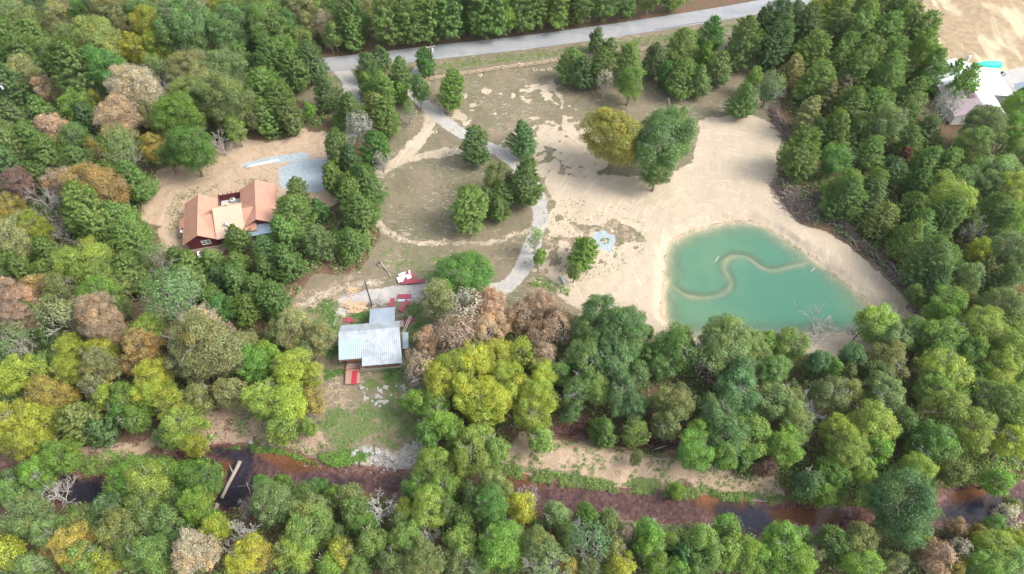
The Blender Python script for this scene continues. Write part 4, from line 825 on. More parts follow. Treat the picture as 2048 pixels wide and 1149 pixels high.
# fallen leaves on the forest floor and lawn
xs = rng.uniform(-100, 30, 5000); ys = rng.uniform(30, 110, 5000)
jj = np.clip(((xs-XS[0])/.42).astype(int), 0, nx-1); ii = np.clip(((ys-YS[0])/.42).astype(int), 0, ny-1)
k = (np.maximum(litter, np.maximum(green, f_bankl))[ii, jj] > .5) & (sc[ii, jj] > .3)
xs, ys, zz = xs[k], ys[k], Z[ii[k], jj[k]]+.05
scatter_clumps("fallen_leaves", np.stack([xs, ys, zz], 1), np.full(len(xs), .35), np.full(len(xs), .05), 3, .12, ['s', 'br', 'tn', 'y'], 31, "fallen autumn leaves scattered over lawn and forest floor", "leaves")
# ------------------------------------------------------------------ buildings
def loc(o, rz): 
    c, s = math.cos(rz), math.sin(rz)
    return lambda x, y: (o[0]+x*c-y*s, o[1]+x*s+y*c)
def metal_roof(name, col, rough, var=.06, rib=2.2, axis=0, metal=.0, col2=None):
    m, nt, b = new_mat(name); g = N(nt); v = g.obj()
    n = g.noise(.6, 5, .65, v); n2 = g.noise(3, 4, .7, g.scalev(v, (1, .3, 1)))
    c = g.mix(g.range(n, .35, .68), col, col2 or tuple(x*(1-var*2) for x in col))
    c = g.mix(g.math('MULTIPLY', g.range(n2, .55, .8), .25), c, tuple(x*.75 for x in col))
    w = g.new("ShaderNodeTexWave"); w.wave_type = 'BANDS'; w.bands_direction = 'X' if axis == 0 else 'Y'; w.inputs["Scale"].default_value = rib; g.set(w.inputs["Vector"], v)
    c = g.mix(g.math('MULTIPLY', g.range(w.outputs[0], .86, 1), .18), c, tuple(x*.8 for x in col))
    nt.links.new(c, b.inputs["Base Color"]); b.inputs["Roughness"].default_value = rough; b.inputs["Metallic"].default_value = metal
    g.bump(w.outputs[0], .5, .05, b); return m
COPPER_X = metal_roof("copper_metal_roof", (.55,.29,.20), .38, .06, .7, 0, .2)
COPPER_Y = metal_roof("copper_metal_roof_across", (.55,.29,.20), .38, .06, .7, 1, .2)
SILVER = metal_roof("galvanised_roof", (.47,.51,.54), .36, .1, .8, 0, .25, (.33,.36,.39))
SILVER2 = metal_roof("galvanised_sheet_light", (.40,.50,.53), .4, .06, .8, 0, .25)
SILVERO = metal_roof("galvanised_sheet_old", (.37,.43,.48), .45, .1, .8, 0, .25, (.31,.36,.41))
BLUEM = metal_roof("blue_grey_roof", (.36,.46,.56), .4, .08, .9, 0, .3)
WHITEM = metal_roof("white_metal_roof", (.86,.87,.88), .4, .02, .8, 1)
MAUVE = metal_roof("mauve_roof", (.42,.33,.36), .5, .06, .8, 1)
REDW = simple("dark_red_siding", (.115,.016,.022), .7, .12, 2)
STONE = simple("foundation_stone", (.42,.37,.31), .85, .35, 2.5, bump=.03)
WHITE = simple("white_paint", (.80,.80,.78), .5, .05)
GLASS = simple("dark_glass", (.03,.045,.05), .12, .1)
LOGW = simple("log_wall_wood", (.26,.135,.085), .8, .3, 2)
DECKW = simple("deck_boards", (.38,.235,.18), .8, .25, 2)
GREYW = simple("weathered_wood", (.36,.33,.30), .9, .25, 3)
CONC = simple("concrete", (.52,.51,.49), .85, .15)
TANW = simple("tan_wood", (.52,.36,.22), .8, .2, 3)
DARKM = simple("dark_metal", (.05,.05,.055), .5, .1)
REDM = metal_roof("red_panel", (.40,.075,.11), .42, .05, 3.0, 1)
PALEM = metal_roof("pale_blue_panel", (.58,.68,.72), .45, .05, 3.0, 1)

def gable(mb, x0, x1, y0, y1, ridge, ze, zr, axis='y', t=.14):
    """roof slab pair; ridge = position of the ridge across"""
    if axis == 'y':
        mb.slab([(x0, y0, ze), (ridge, y0, zr), (ridge, y1, zr), (x0, y1, ze)][::-1], t)
        mb.slab([(ridge, y0, zr), (x1, y0, ze), (x1, y1, ze), (ridge, y1, zr)][::-1], t)
    else:
        mb.slab([(x0, y0, ze), (x1, y0, ze), (x1, ridge, zr), (x0, ridge, zr)], t)
        mb.slab([(x0, ridge, zr), (x1, ridge, zr), (x1, y1, ze), (x0, y1, ze)], t)
def prism_wall(mb, x0, x1, y0, y1, z0, ze, ridge, zr, axis='y'):
    b = len(mb.v)
    if axis == 'y': prof = [(x0, z0), (x1, z0), (x1, ze), (ridge, zr), (x0, ze)]; mk = lambda p, q: (p[0], q, p[1]); ends = (y0, y1)
    else: prof = [(y0, z0), (y1, z0), (y1, ze), (ridge, zr), (y0, ze)]; mk = lambda p, q: (q, p[0], p[1]); ends = (x0, x1)
    for q in ends: mb.v += [mk(p, q) for p in prof]
    n = 5; mb.f += [list(range(b, b+n)), list(range(b+2*n-1, b+n-1, -1))]
    for i in range(n): j = (i+1) % n; mb.f.append([b+i, b+n+i, b+n+j, b+j])

# --- copper roofed red house
HO = (-66.6, 95.03); HR = math.radians(13.8)
house = empty("house", (*HO, .1), HR); tag(house, "dark red house with copper orange metal gable roofs on a bare dirt yard", "house")
w = MB(); prism_wall(w, -3.3, 2.7, .9, 12.0, .7, 3.25, -.25, 5.05); w.build("wall", REDW, house)
w = MB(); prism_wall(w, 8.8, 15.3, 2.6, 13.6, .7, 3.25, 12.05, 5.05); w.build("wall", REDW, house)
w = MB(); w.box(2.75, 8.75, 1.1, 8.2, .7, 3.15); w.build("wall", REDW, house)
s = MB(); s.box(-3.36, 2.76, .84, 12.06, -.4, .7); s.box(2.78, 8.7, 1.04, 8.1, -.4, .7); s.box(8.74, 15.36, 2.54, 13.66, -.4, .7); s.build("foundation", STONE, house)
r = MB(); gable(r, -3.95, 3.2, .3, 12.6, -.25, 3.2, 5.45); r.build("roof", COPPER_Y, house)
r = MB(); gable(r, 8.15, 15.9, 1.9, 14.2, 12.08, 3.2, 5.5); r.build("roof", COPPER_Y, house)
r = MB(); r.slab([(.2, .95, 3.28), (11.6, .95, 3.28), (11.6, 6.2, 5.15), (.2, 6.2, 5.15)], .14); r.slab([(.2, 6.21, 5.15), (11.6, 6.21, 5.15), (11.6, 8.6, 4.0), (.2, 8.6, 4.0)], .14); r.build("roof", COPPER_X, house)
r = MB(); r.slab([(3.05, .25, 3.3), (9.2, .25, 3.3), (9.2, 6.95, 6.15), (3.05, 6.95, 6.15)], .16); r.slab([(3.05, 6.96, 6.15), (9.2, 6.96, 6.15), (9.2, 8.1, 5.2), (3.05, 8.1, 5.2)], .16)
MIDR = metal_roof("copper_metal_roof_painted_sun", (.62,.44,.31), .38, .03, .7, 0, .15)  # same copper made paler, sunlight on the middle slope painted into its colour
rf = r.build("roof", MIDR, house)
r = MB(); r.box(3.3, 8.95, 1.3, 7.6, 3.2, 3.3); prism_wall(r, 3.3, 8.95, .9, 7.8, 3.3, 3.35, 6.95, 5.9, 'x'); r.build("wall", REDW, house)
r = MB(); r.slab([(-5.15, 5.5, 2.72), (-3.9, 5.5, 3.26), (-3.9, 8.7, 3.26), (-5.15, 8.7, 2.72)], .12); r.build("roof", COPPER_Y, house)
r = MB(); r.box(-4.8, -3.4, 5.9, 8.3, -.3, 2.6); r.build("wall", REDW, house)
r = MB(); r.slab([(9.25, -.05, 2.65), (15.1, -.05, 2.65), (15.1, 2.75, 3.1), (9.25, 2.75, 3.1)], .1); pr = r.build("porch_roof", BLUEM, house); pr["label"] = "blue grey porch roof"
for px_ in (9.5, 12.2, 14.8):
    r = MB(); r.box(px_-.08, px_+.08, .1, .26, .3, 2.6); r.build("porch_post", DARKM, house)
r = MB(); r.box(9.3, 15.0, .1, 2.5, -.1, .5); r.build("porch_floor", GREYW, house)
for pts_ in (((-.25, .3, 5.47), (-.25, 12.6, 5.47)), ((12.08, 1.9, 5.52), (12.08, 14.2, 5.52)), ((3.05, 6.95, 6.18), (9.2, 6.95, 6.18))):
    r = MB(); r.tube(pts_, [.09, .09], 6); r.build("ridge_cap", COPPER_X, house)
for pts_ in (((-4.0, .3, 3.12), (-4.0, 12.6, 3.12)), ((15.95, 1.9, 3.12), (15.95, 14.2, 3.12)), ((3.05, .2, 3.2), (9.2, .2, 3.2))):
    r = MB(); r.tube(pts_, [.07, .07], 6); r.build("gutter", COPPER_X, house)
# window in the near gable, white frame, four dark panes
r = MB()
wx, wz = .55, 2.3
r.box(wx-.95, wx+.95, .78, .88, wz-.62, wz-.5); r.box(wx-.95, wx+.95, .78, .88, wz+.5, wz+.62)
for q in (-.95, -.06, .83): r.box(wx+q, wx+q+.12, .78, .88, wz-.5, wz+.5)
r.box(wx-.83, wx+.83, .80, .87, wz-.04, wz+.04)
wf = r.build("window", WHITE, house); r = MB(); r.box(wx-.84, wx+.84, .84, .89, wz-.5, wz+.5); r.build("pane", GLASS, wf)
# patio between the wings
r = MB(); r.box(3.25, 8.1, 8.3, 14.0, -.3, .95); r.build("patio_floor", CONC, house)
r = MB(); r.box(3.1, 8.2, 13.95, 14.07, .95, 2.75)
for q in np.arange(3.3, 8.2, .95): r.box(q-.06, q+.06, 13.6, 14.5, 2.86, 2.98)
r.box(3.1, 8.25, 13.75, 13.87, 2.76, 2.86); pg = r.build("patio_screen", REDW, house); pg["label"] = "dark red slatted patio screen with beams"
for q in (12.75, 13.6):
    r = MB(); r.box(3.15, 3.31, q, q+.16, .95, 2.76); r.build("patio_post", REDW, house)
r = MB(); r.box(3.13, 3.33, 12.7, 14.0, 2.76, 2.9); r.build("patio_beam", REDW, house)
r = MB(); r.box(5.85, 6.2, 6.7, 7.1, 5.9, 6.6); r.build("chimney", TANW, house)
r = MB(); r.tube([(5.6, 2.6, 4.0), (5.6, 2.6, 5.2)], [.28, .28], 10); r.tube([(5.6, 2.6, 5.2), (5.6, 2.6, 5.42)], [.42, .16], 10); fl = r.build("flue_pipe", simple("steel", (.6,.62,.65), .3, .1, metal=.7), house)
r = MB(); r.tube([(5.7, 1.6, 3.7), (5.7, 1.6, 4.5)], [.45, .45], 10); r.build("roof_vent", GREYW, house)
def P(x, y, z=0): a = loc(HO, HR)(x, y); return (a[0], a[1], z)
dish = empty("satellite_dish", P(-4.55, 5.2, 2.2), HR); tag(dish, "small white satellite dish on the low left eave of the red house", "dish")
r = MB(); 
for k in range(3): r.tube([(0, 0, .3+.03*k), (0, 0, .33+.03*k)], [.05+.16*k, .21+.12*k], 12)
r.build("reflector", WHITE, dish); r = MB(); r.tube([(0, 0, 0), (0, 0, .34)], [.04, .04], 6); r.tube([(0, -.05, .4), (.55, -.3, .75)], [.02, .02], 5); r.build("arm", GREYW, dish)
acx = P(-1.0, -.7, .0); ac = empty("heat_pump", (acx[0], acx[1], zat(acx[0], acx[1])), HR); tag(ac, "white outdoor heat pump unit beside the stone foundation of the red house", "air conditioner")
r = MB(); r.box(-.75, .75, -.55, .55, .08, 1.1); r.build("casing", WHITE, ac)
r = MB(); r.tube([(0, 0, 1.1), (0, 0, 1.16)], [.42, .40], 14); r.build("fan_grille", DARKM, ac); r = MB(); r.box(-.9, .9, -.7, .7, -.3, .08); r.build("base_pad", CONC, ac)
tb = P(6.0, 13.1, 1.0); um = empty("garden_table", (tb[0], tb[1], 1.05), HR); tag(um, "round pale table with a green centre on the patio of the red house", "table")
r = MB(); r.tube([(0, 0, .7), (0, 0, .76)], [.62, .62], 18); r.build("table_top", simple("pale_table", (.6,.62,.56), .6, .1), um)
r = MB(); r.tube([(0, 0, 0), (0, 0, .7)], [.08, .06], 8); r.tube([(0, 0, 0), (0, 0, .05)], [.3, .3], 10); r.build("leg", GREYW, um)
r = MB(); r.tube([(0, 0, .76), (0, 0, 1.0), (0, 0, 1.1)], [.16, .3, .12], 8); r.build("plant", simple("potted_leaf", (.12,.2,.1), .8, .3), um)

# --- metal roofed cabin
CO = (-33.1, 71.4); CR = math.radians(5.6)
cab = empty("cabin", (*CO, 0), CR); tag(cab, "small log cabin with a patched silver metal roof in the weedy yard", "cabin")
w = MB(); prism_wall(w, .7, 11.0, -4.6, 1.6, .5, 3.2, 0, 4.7, 'x'); w.box(4.2, 11.0, -6.0, -4.62, .5, 3.05); w.build("wall", LOGW, cab)
w = MB(); w.box(5.7, 9.9, 1.65, 5.9, -.2, 2.75); w.build("wall", LOGW, cab)
w = MB(); w.box(.6, 11.1, -6.1, 1.62, -.5, .5); w.build("foundation", STONE, cab)
r = MB(); r.slab([(-.35, 0, 4.95), (11.3, 0, 4.95), (11.25, 2.25, 3.85), (-.1, 2.25, 3.85)], .1)
r.slab([(4.05, -6.95, 3.2), (11.65, -6.95, 3.2), (11.3, -.01, 4.95), (4.05, -.01, 4.95)], .1); r.slab([(-.35, -1.6, 4.55), (4.04, -1.6, 4.55), (4.04, -.01, 4.95), (-.35, -.01, 4.95)], .1)
r.build("roof", SILVER, cab)
r = MB(); r.slab([(-.35, -5.35, 3.5), (4.15, -5.35, 3.5), (4.15, -1.5, 4.68), (-.35, -1.5, 4.68)], .09); q = r.build("roof", SILVER2, cab); q["label"] = "paler newer roof patch over the left corner"
r = MB(); r.slab([(5.25, 2.0, 3.75), (10.25, 2.0, 3.75), (10.2, 6.3, 2.9), (5.25, 6.3, 2.9)], .08); q = r.build("roof", SILVERO, cab); q["label"] = "bluish lean-to roof over the back annex"
r = MB(); r.slab([(11.65, -3.4, 2.5), (12.75, -3.4, 2.4), (12.75, .35, 2.4), (11.65, .35, 2.5)], .06); q = r.build("awning", SILVER2, cab)
for yy in (-3.2, .15): r = MB(); r.box(12.55, 12.65, yy, yy+.1, -.2, 2.34); r.build("awning_post", GREYW, cab)
r = MB(); r.box(10.25, 11.6, 3.0, 4.6, -.2, .4); r.box(10.3, 11.5, 3.1, 4.5, .4, .48); r.build("side_step", GREYW, cab)
r = MB()
for k in range(14): r.box(.45+.2*k, .45+.2*k+.185, -9.0, -5.0, .45, .52)
r.box(.5, 3.2, -8.9, -8.75, -.3, .45); r.box(.5, 3.2, -5.4, -5.25, -.3, .45); r.build("deck", DECKW, cab)
r = MB()
for a_ in (.45, 3.15): 
    for yy in np.arange(-6.9, -6.0, .3): r.box(a_, a_+.06, yy, yy+.06, .52, 1.3)
r.box(.45, 3.2, -6.1, -6.02, 1.0, 1.1); r.build("railing", simple("red_rail", (.25,.04,.035), .7, .2), cab)
r = MB(); r.box(-.2, 4.0, -5.34, -5.22, 2.95, 3.4); r.build("fascia", LOGW, cab)
r = MB(); r.tube([(-.5, -4.4, 1), (-.5, -4.4, 2.8)], [.05, .05], 6); r.box(-.75, -.35, -3.0, -2.6, .8, 1.5); r.build("meter_box", WHITE, cab)
r = MB(); r.box(5.2, 7.2, -6.06, -5.99, 1.2, 2.3); wf = r.build("window", WHITE, cab); r = MB(); r.box(5.3, 7.1, -6.09, -6.04, 1.3, 2.2); r.build("pane", GLASS, wf)
def PC(x, y, z=0): a = loc(CO, CR)(x, y); return (a[0], a[1], z)
# white ladder like frame leaning by the right gable
q = PC(12.4, 3.0); l = empty("ladder", (q[0], q[1], zat(q[0], q[1])), CR + 1.0); tag(l, "white ladder leaning beside the right rear corner of the cabin roof", "ladder")
r = MB(); r.tube([(-1.9, -.2, .2), (1.6, -.2, 2.2)], [.05, .05], 5); r.tube([(-1.9, .2, .2), (1.6, .2, 2.2)], [.05, .05], 5); r.build("rail", WHITE, l)
r = MB(); [r.tube([(-1.9+3.5*t, -.2, .2+2*t), (-1.9+3.5*t, .2, .2+2*t)], [.03, .03], 5) for t in np.linspace(.08, .92, 9)]; r.build("rungs", WHITE, l)

# --- white roofed building
wb = empty("farm_building", (117.7, 136.2, 0)); tag(wb, "large building with blinding white metal roof and one mauve roof slope", "building")
w = MB(); prism_wall(w, -6.4, 5.8, .6, 20.4, -.3, 3.0, 0, 4.7); w.build("wall", WHITE, wb)
w = MB(); w.box(5.85, 11.2, 8.6, 19.4, -.3, 2.6); w.build("wall", WHITE, wb)
r = MB(); r.slab([(-6.95, 0, 2.95), (-.02, 0, 4.95), (-.02, 12.0, 4.95), (-6.95, 12.0, 2.95)], .12); q = r.build("roof", MAUVE, wb); q["label"] = "mauve left roof slope"
r = MB(); r.slab([(-6.95, 12.02, 2.95), (-.02, 12.02, 4.95), (-.02, 21, 4.95), (-6.95, 21, 2.95)], .12); r.slab([(0, 0, 4.95), (6.3, 0.3, 3.0), (6.3, 21, 3.0), (0, 21, 4.95)][::-1], .12)
r.slab([(6.32, 8.2, 3.2), (11.8, 8.2, 2.75), (11.8, 19.8, 2.75), (5.0, 19.8, 3.3)], .1); q = r.build("roof", WHITEM, wb); q["label"] = "bright white roof slopes"
for x_, y_, z_ in ((2.4, 2.6, 4.25), (3.4, 12.6, 4.0), (1.5, 16.0, 4.55)):
    r = MB(); r.box(x_-.3, x_+.3, y_-.3, y_+.3, z_-.1, z_+.35); r.build("roof_vent", GREYW, wb)
r = MB(); r.slab([(-1.9, 5.2, 4.5), (-.6, 5.2, 4.88), (-.6, 6.3, 4.88), (-1.9, 6.3, 4.5)], .04); q = r.build("skylight", simple("plum_skylight", (.25,.12,.22), .3, .05), wb)
r = MB(); r.box(-3.2, -1.0, .5, .62, .9, 2.1); wf = r.build("window", GREYW, wb); r = MB(); r.box(-3.1, -1.1, .46, .52, 1.0, 2.0); r.build("pane", GLASS, wf)
# teal tarp-covered long shape
q = G(1976, 130, .5); tp = empty("covered_boat", (q[0], q[1], zat(q[0], q[1])), math.radians(4)); tag(tp, "long boat shape under a bright teal cover behind the white roofed building", "boat")
r = MB(); prof = [(-3.9, .15, .5), (-3.5, .7, .8), (-2, 1.0, 1.15), (.5, 1.15, 1.3), (2.6, 1.1, 1.2), (3.6, .9, 1.0), (3.9, .5, .6)]
for i, (x_, w_, h_) in enumerate(prof):
    for a_ in np.linspace(0, math.pi, 9): r.v.append((x_, w_*math.cos(a_), .1 + h_*math.sin(a_)*(1+.06*math.sin(i*3+a_*4))))
for i in range(len(prof)-1):
    for k in range(8): r.f.append([i*9+k, i*9+k+1, (i+1)*9+k+1, (i+1)*9+k])
r.f.append(list(range(9))); r.f.append(list(range(54, 63))[::-1])
r.build("cover", simple("teal_tarp", (.0,.55,.44), .5, .08), tp, True); r = MB(); r.box(-3, 3, -.6, .6, -.1, .12); r.build("trailer_frame", DARKM, tp)
q = G(2004, 148, .5); mo = empty("ride_on_mower", (q[0], q[1], zat(q[0], q[1])), .6); tag(mo, "small grey and dark ride-on machine parked right of the white roof", "mower")
r = MB(); r.box(-.9, .9, -.5, .5, .35, .75); r.box(.3, .95, -.35, .35, .75, 1.05); r.build("body", simple("grey_paint", (.42,.46,.5), .4, .1), mo)
r = MB(); r.box(-.6, -.15, -.3, .3, .75, .85); r.box(-.7, -.6, -.3, .3, .8, 1.25); r.build("seat", DARKM, mo)
for x_, y_ in ((-.65, .5), (-.65, -.62), (.65, .5), (.65, -.62)): r = MB(); r.tube([(x_, y_, .3), (x_, y_+.14, .3)], [.3, .3], 12); r.build("wheel", DARKM, mo)
q = G(1935, 119, .5); wt = empty("water_tank", (q[0], q[1], zat(q[0], q[1])), 0); tag(wt, "small upright white tank behind the top of the white roofed building", "tank")
r = MB(); r.tube([(0, 0, 0), (0, 0, 1.5), (0, 0, 1.75)], [.5, .5, .2], 14); r.build("body", WHITE, wt); r = MB(); r.tube([(0, 0, 1.75), (0, 0, 1.85)], [.2, .18], 10); r.build("lid", DARKM, wt)
q = G(2052, 190, 1.5); sh = empty("shed", (q[0], q[1], zat(q[0], q[1])), -.2); tag(sh, "grey roofed shed cut off by the right edge of the photo", "shed")
w = MB(); prism_wall(w, -2.2, 2.2, -3, 3, -.2, 2.2, 0, 3.1); w.build("wall", WHITE, sh); r = MB(); gable(r, -2.6, 2.6, -3.3, 3.3, 0, 2.2, 3.3); r.build("roof", SILVERO, sh)

# ------------------------------------------------------------------ small things
def oriented_panel(px, py, lx, ly, ang, name, mat, label, cat, z=.14, group=None, ribs=True):
    x, y = G(px, py, z); z0 = max(zat(x, y), zat(x+.8, y), zat(x-.8, y))
    e = MB(); nrib = max(3, int(ly/.28)); e.box(-lx/2, lx/2, -ly/2, ly/2, 0, .05)
    for k in range(nrib): yy = -ly/2 + (k+.5)*ly/nrib; e.box(-lx/2, lx/2, yy-.03, yy+.03, .05, .085)
    o = e.build(name, mat); o.location = (x, y, z0 + z); o.rotation_euler = (0, 0, math.radians(ang)); tag(o, label, cat, group); return o
GR = "red metal roofing panels lying around the cabin"
oriented_panel(812, 556, 3.6, 2.0, 35, "metal_panel", REDM, "crumpled red panel under white sheeting, above the cabin by the driveway", "panel", .1, GR)
oriented_panel(824, 564, 4.6, 1.1, 3, "metal_panel", REDM, "long red panel lying right beside the white sheeting heap", "panel", .32, GR)
oriented_panel(809, 594, 2.8, 1.15, 0, "metal_panel", REDM, "red panel on top of a pale blue sheet at the driveway end", "panel", .30, GR)
oriented_panel(808, 600, 2.5, 1.1, -1, "metal_panel", PALEM, "pale blue sheet sticking out from under a red panel", "panel", .12, "pale panels")
oriented_panel(784, 606.5, 2.3, .95, 84, "metal_panel", REDM, "short upright-lying red panel just behind the lean-to roof", "panel", .14, GR)
oriented_panel(808, 612.5, 3.0, 1.05, 62, "metal_panel", REDM, "slanted red panel right of the cabin's back annex", "panel", .14, GR)
oriented_panel(815, 645, 2.9, 1.1, 47, "metal_panel", REDM, "diagonal red panel in the grass off the right cabin corner", "panel", .14, GR)
oriented_panel(702.5, 640, 2.9, 1.15, 2, "metal_panel", REDM, "red panel in the weeds left of the back annex", "panel", .14, GR)
q = PC(2.15, -7.75); r = MB(); r.box(-.5, .5, -1.4, 1.4, 0, .05); [r.box(-.5+.25*k-.03, -.5+.25*k+.03, -1.4, 1.4, .05, .08) for k in range(1, 4)]
o = r.build("metal_panel", simple("red_panel_bright", (.42,.03,.05), .45, .05)); o.location = (q[0], q[1], .56); o.rotation_euler = (0, 0, CR-.03); tag(o, "bright red panel lying on the wooden deck of the cabin", "panel", GR)
# white plastic sheeting
def rumple(name, px, py, lx, ly, ang, mat, label, cat, z=.25, amp=.25, seed=3, hole=.36):
    x, y = G(px, py, z); n = 26; v = []; f = []; xs_ = np.linspace(-lx/2, lx/2, n); ys_ = np.linspace(-ly/2, ly/2, n)
    XX, YY = np.meshgrid(xs_, ys_); NZ = fbm(XX, YY, .9, seed, 3); edge = 1 + .3*(fbm(XX, YY, .8, seed+9, 2)-.5)
    V = np.stack([(XX*edge).ravel(), (YY*edge).ravel(), (NZ*amp).ravel()], 1)
    fq = [[i*n+j, i*n+j+1, (i+1)*n+j+1, (i+1)*n+j] for i in range(n-1) for j in range(n-1) if fbm(np.array(XX[i, j]), np.array(YY[i, j]), .8, seed+20, 2) > hole]
    o = add(name, mesh_np(name, V, fq, mat, True)); s_ = o.modifiers.new("t", 'SOLIDIFY'); s_.thickness = .02
    o.location = (x, y, zat(x, y)+z); o.rotation_euler = (0, 0, math.radians(ang)); tag(o, label, cat); return o
rumple("plastic_sheet", 809, 555, 3.2, 2.2, 25, WHITE, "rumpled white plastic sheeting draped over the red panels by the driveway", "sheeting", .26, .3, 5, .42)
# lumber heaps
LUM = simple("fresh_lumber", (.52,.36,.22), .75, .25, 3); LUM2 = simple("greyed_lumber", (.47,.38,.29), .85, .25, 3)
def heap(px, py, n, rx, ry, label, seed, mats=(LUM,), Lr=(.8, 2.2), wr=(.1, .35)):
    rg = random.Random(seed); x, y = G(px, py, .2); e = empty("lumber_pile", (x, y, zat(x, y))); tag(e, label, "lumber pile")
    for mi, mt in enumerate(mats):
        mb = MB()
        for i in range(n):
            a = rg.uniform(-1, 1); L_ = rg.uniform(*Lr); rr = rg.random()**.6; th = rg.uniform(0, 6.28)
            mb.obox((rx*rr*math.cos(th), ry*rr*math.sin(th), .06 + .5*(1-rr)*rg.random() + .05), L_, rg.uniform(*wr), .05, a + rg.choice((0, 0, .9)), rg.uniform(-.08, .08))
        mb.build("board", mt, e)
heap(704, 583, 26, .9, .6, "small heap of yellow boards by the foot of the pale trunked tree", 1, (LUM,))
heap(715, 614, 48, 1.7, 1.3, "large heap of yellowish sheets and boards just left of the cabin annex", 2, (LUM,), (.8, 2.0), (.25, .7))
heap(692, 608, 16, .8, .9, "narrow scatter of tan boards left of the large lumber heap", 3, (LUM, LUM2), (.8, 1.8), (.2, .5))
heap(704, 622, 6, .5, .4, "few pale square boards below the large lumber heap", 4, (LUM,), (.7, 1.1), (.5, .8))
heap(755, 605, 26, 2.0, .8, "grey scrap boards scattered behind the lean-to roof", 5, (GREYW,), (.6, 2.2), (.08, .2))
heap(698, 587, 10, 1.6, .4, "thin grey sticks lying beside the small yellow heap", 6, (GREYW,), (1.2, 2.6), (.05, .1))
# log lying in the meadow, log across creek, stump, sticks
def log(name, p0, p1, z0, z1, r0, r1, mat, label, cat="log", group=None, stubs=0, seed=1):
    a = G(*p0, z0); b_ = G(*p1, z1); rg = random.Random(seed); c = Vector((*a, 0)).lerp(Vector((*b_, 0)), .5); mb = MB()
    A_ = Vector((a[0]-c.x, a[1]-c.y, 0)); B_ = Vector((b_[0]-c.x, b_[1]-c.y, z1-z0)); pts = []; rad = []
    for i in range(7):
        t = i/6; q = A_.lerp(B_, t); pts.append((q.x+rg.uniform(-.06, .06), q.y+rg.uniform(-.06, .06), q.z+rg.uniform(-.03, .03))); rad.append((r0+(r1-r0)*t)*rg.uniform(.93, 1.07))
    mb.tube(pts, rad, 9)
    for k in range(stubs):
        t = rg.uniform(.2, .95); q = A_.lerp(B_, t); d = Vector((rg.uniform(-1, 1), rg.uniform(-1, 1), rg.uniform(.1, .8))).normalized()
        mb.tube([q, q+d*rg.uniform(.5, 1.3), q+d*1.8+Vector((0, .2, .2))], [r1*.6, r1*.4, .02], 5)
    o = mb.build(name, mat, smooth=True); o.location = (c.x, c.y, z0); tag(o, label, cat, group); return o
PALEL = simple("pale_log", (.32,.27,.22), .9, .25, 3); BROWNL = simple("brown_log", (.27,.20,.15), .9, .3, 3)
log("fallen_log", (760,524), (782,553), .25, .2, .30, .16, PALEL, "pale fallen log lying diagonally in the meadow above the cabin", stubs=2, seed=3)
log("fallen_log", (755,528), (768,538), .2, .2, .2, .14, PALEL, "short broken pale log against the big log in the meadow", seed=4)
log("fallen_log", (480,923), (443,996), CZ+.7, CZ+.35, .36, .30, PALEL, "thick weathered log lying straight across the creek", stubs=1, seed=5)
log("tree_stump", (436,1008), (428,1022), CZ+.5, CZ+.3, .40, .34, PALEL, "broken log end in the dark creek water below the long log", "stump", seed=6)
log("driftwood", (493,964), (501,988), CZ+.3, CZ+.2, .08, .05, BARKW, "thin bleached forked branch in the creek right of the long log", "branch", stubs=2, seed=7)
log("driftwood", (463,889), (478,881), CZ+.4, CZ+.4, .10, .06, BARKW, "bleached branch on the upper creek edge above the long log", "branch", seed=8)
log("floating_board", (1430,524), (1438,513), PZ+.03, PZ+.03, .07, .06, simple("pale_board", (.55,.52,.45), .7, .1), "pale stick floating in the pond left of the submerged ridge", "stick", seed=9)
log("floating_board", (1622,543), (1629,537), PZ+.03, PZ+.03, .07, .06, simple("pale_board2", (.55,.52,.45), .7, .1), "small pale stick floating near the right bank of the pond", "stick", seed=10)
log("driftwood", (1498,1001), (1562,1006), CZ+.2, CZ+.15, .07, .04, BARKW, "thin pale branch lying in the creek below the green fringe", "branch", seed=11)
log("driftwood", (1310,899), (1336,891), .3, .3, .07, .05, BARKW, "bleached stick on the sandy bank near the side channel", "branch", seed=12)
log("fallen_log", (1752,951), (1792,953), -.6, -.4, .12, .08, BROWNL, "dark slim log on the overgrown bank right of the creek bend", seed=13)
# pipes by the house
q = G(522, 325, .2)
for k in range(3):
    mb = MB(); mb.tube([(-4.2, 0, 0), (-1.4, .04, 0), (1.5, -.03, 0), (4.2, 0, 0)], [.10]*4, 8); o = mb.build("plastic_pipe", WHITE, smooth=True)
    o.location = (q[0]+.1*k, q[1]-.22*k, zat(q[0], q[1]) + .16); o.rotation_euler = (0, 0, math.radians(17+k*1.2)); tag(o, ["farthest", "middle", "nearest"][k] + " of three long white pipes lying on blue gravel behind the red house", "pipe", "white pipes on the gravel strip")
q = G(1125, 561, .2); mb = MB(); mb.tube([(-1.1, 0, 0), (1.1, 0, 0)], [.28, .28], 12); o = mb.build("culvert_pipe", simple("pale_culvert", (.55,.62,.66), .5, .1), smooth=True)
o.location = (q[0], q[1], zat(*q)+.25); o.rotation_euler = (0, 0, math.radians(115)); tag(o, "short pale culvert pipe in the weeds at the driveway bend", "pipe")
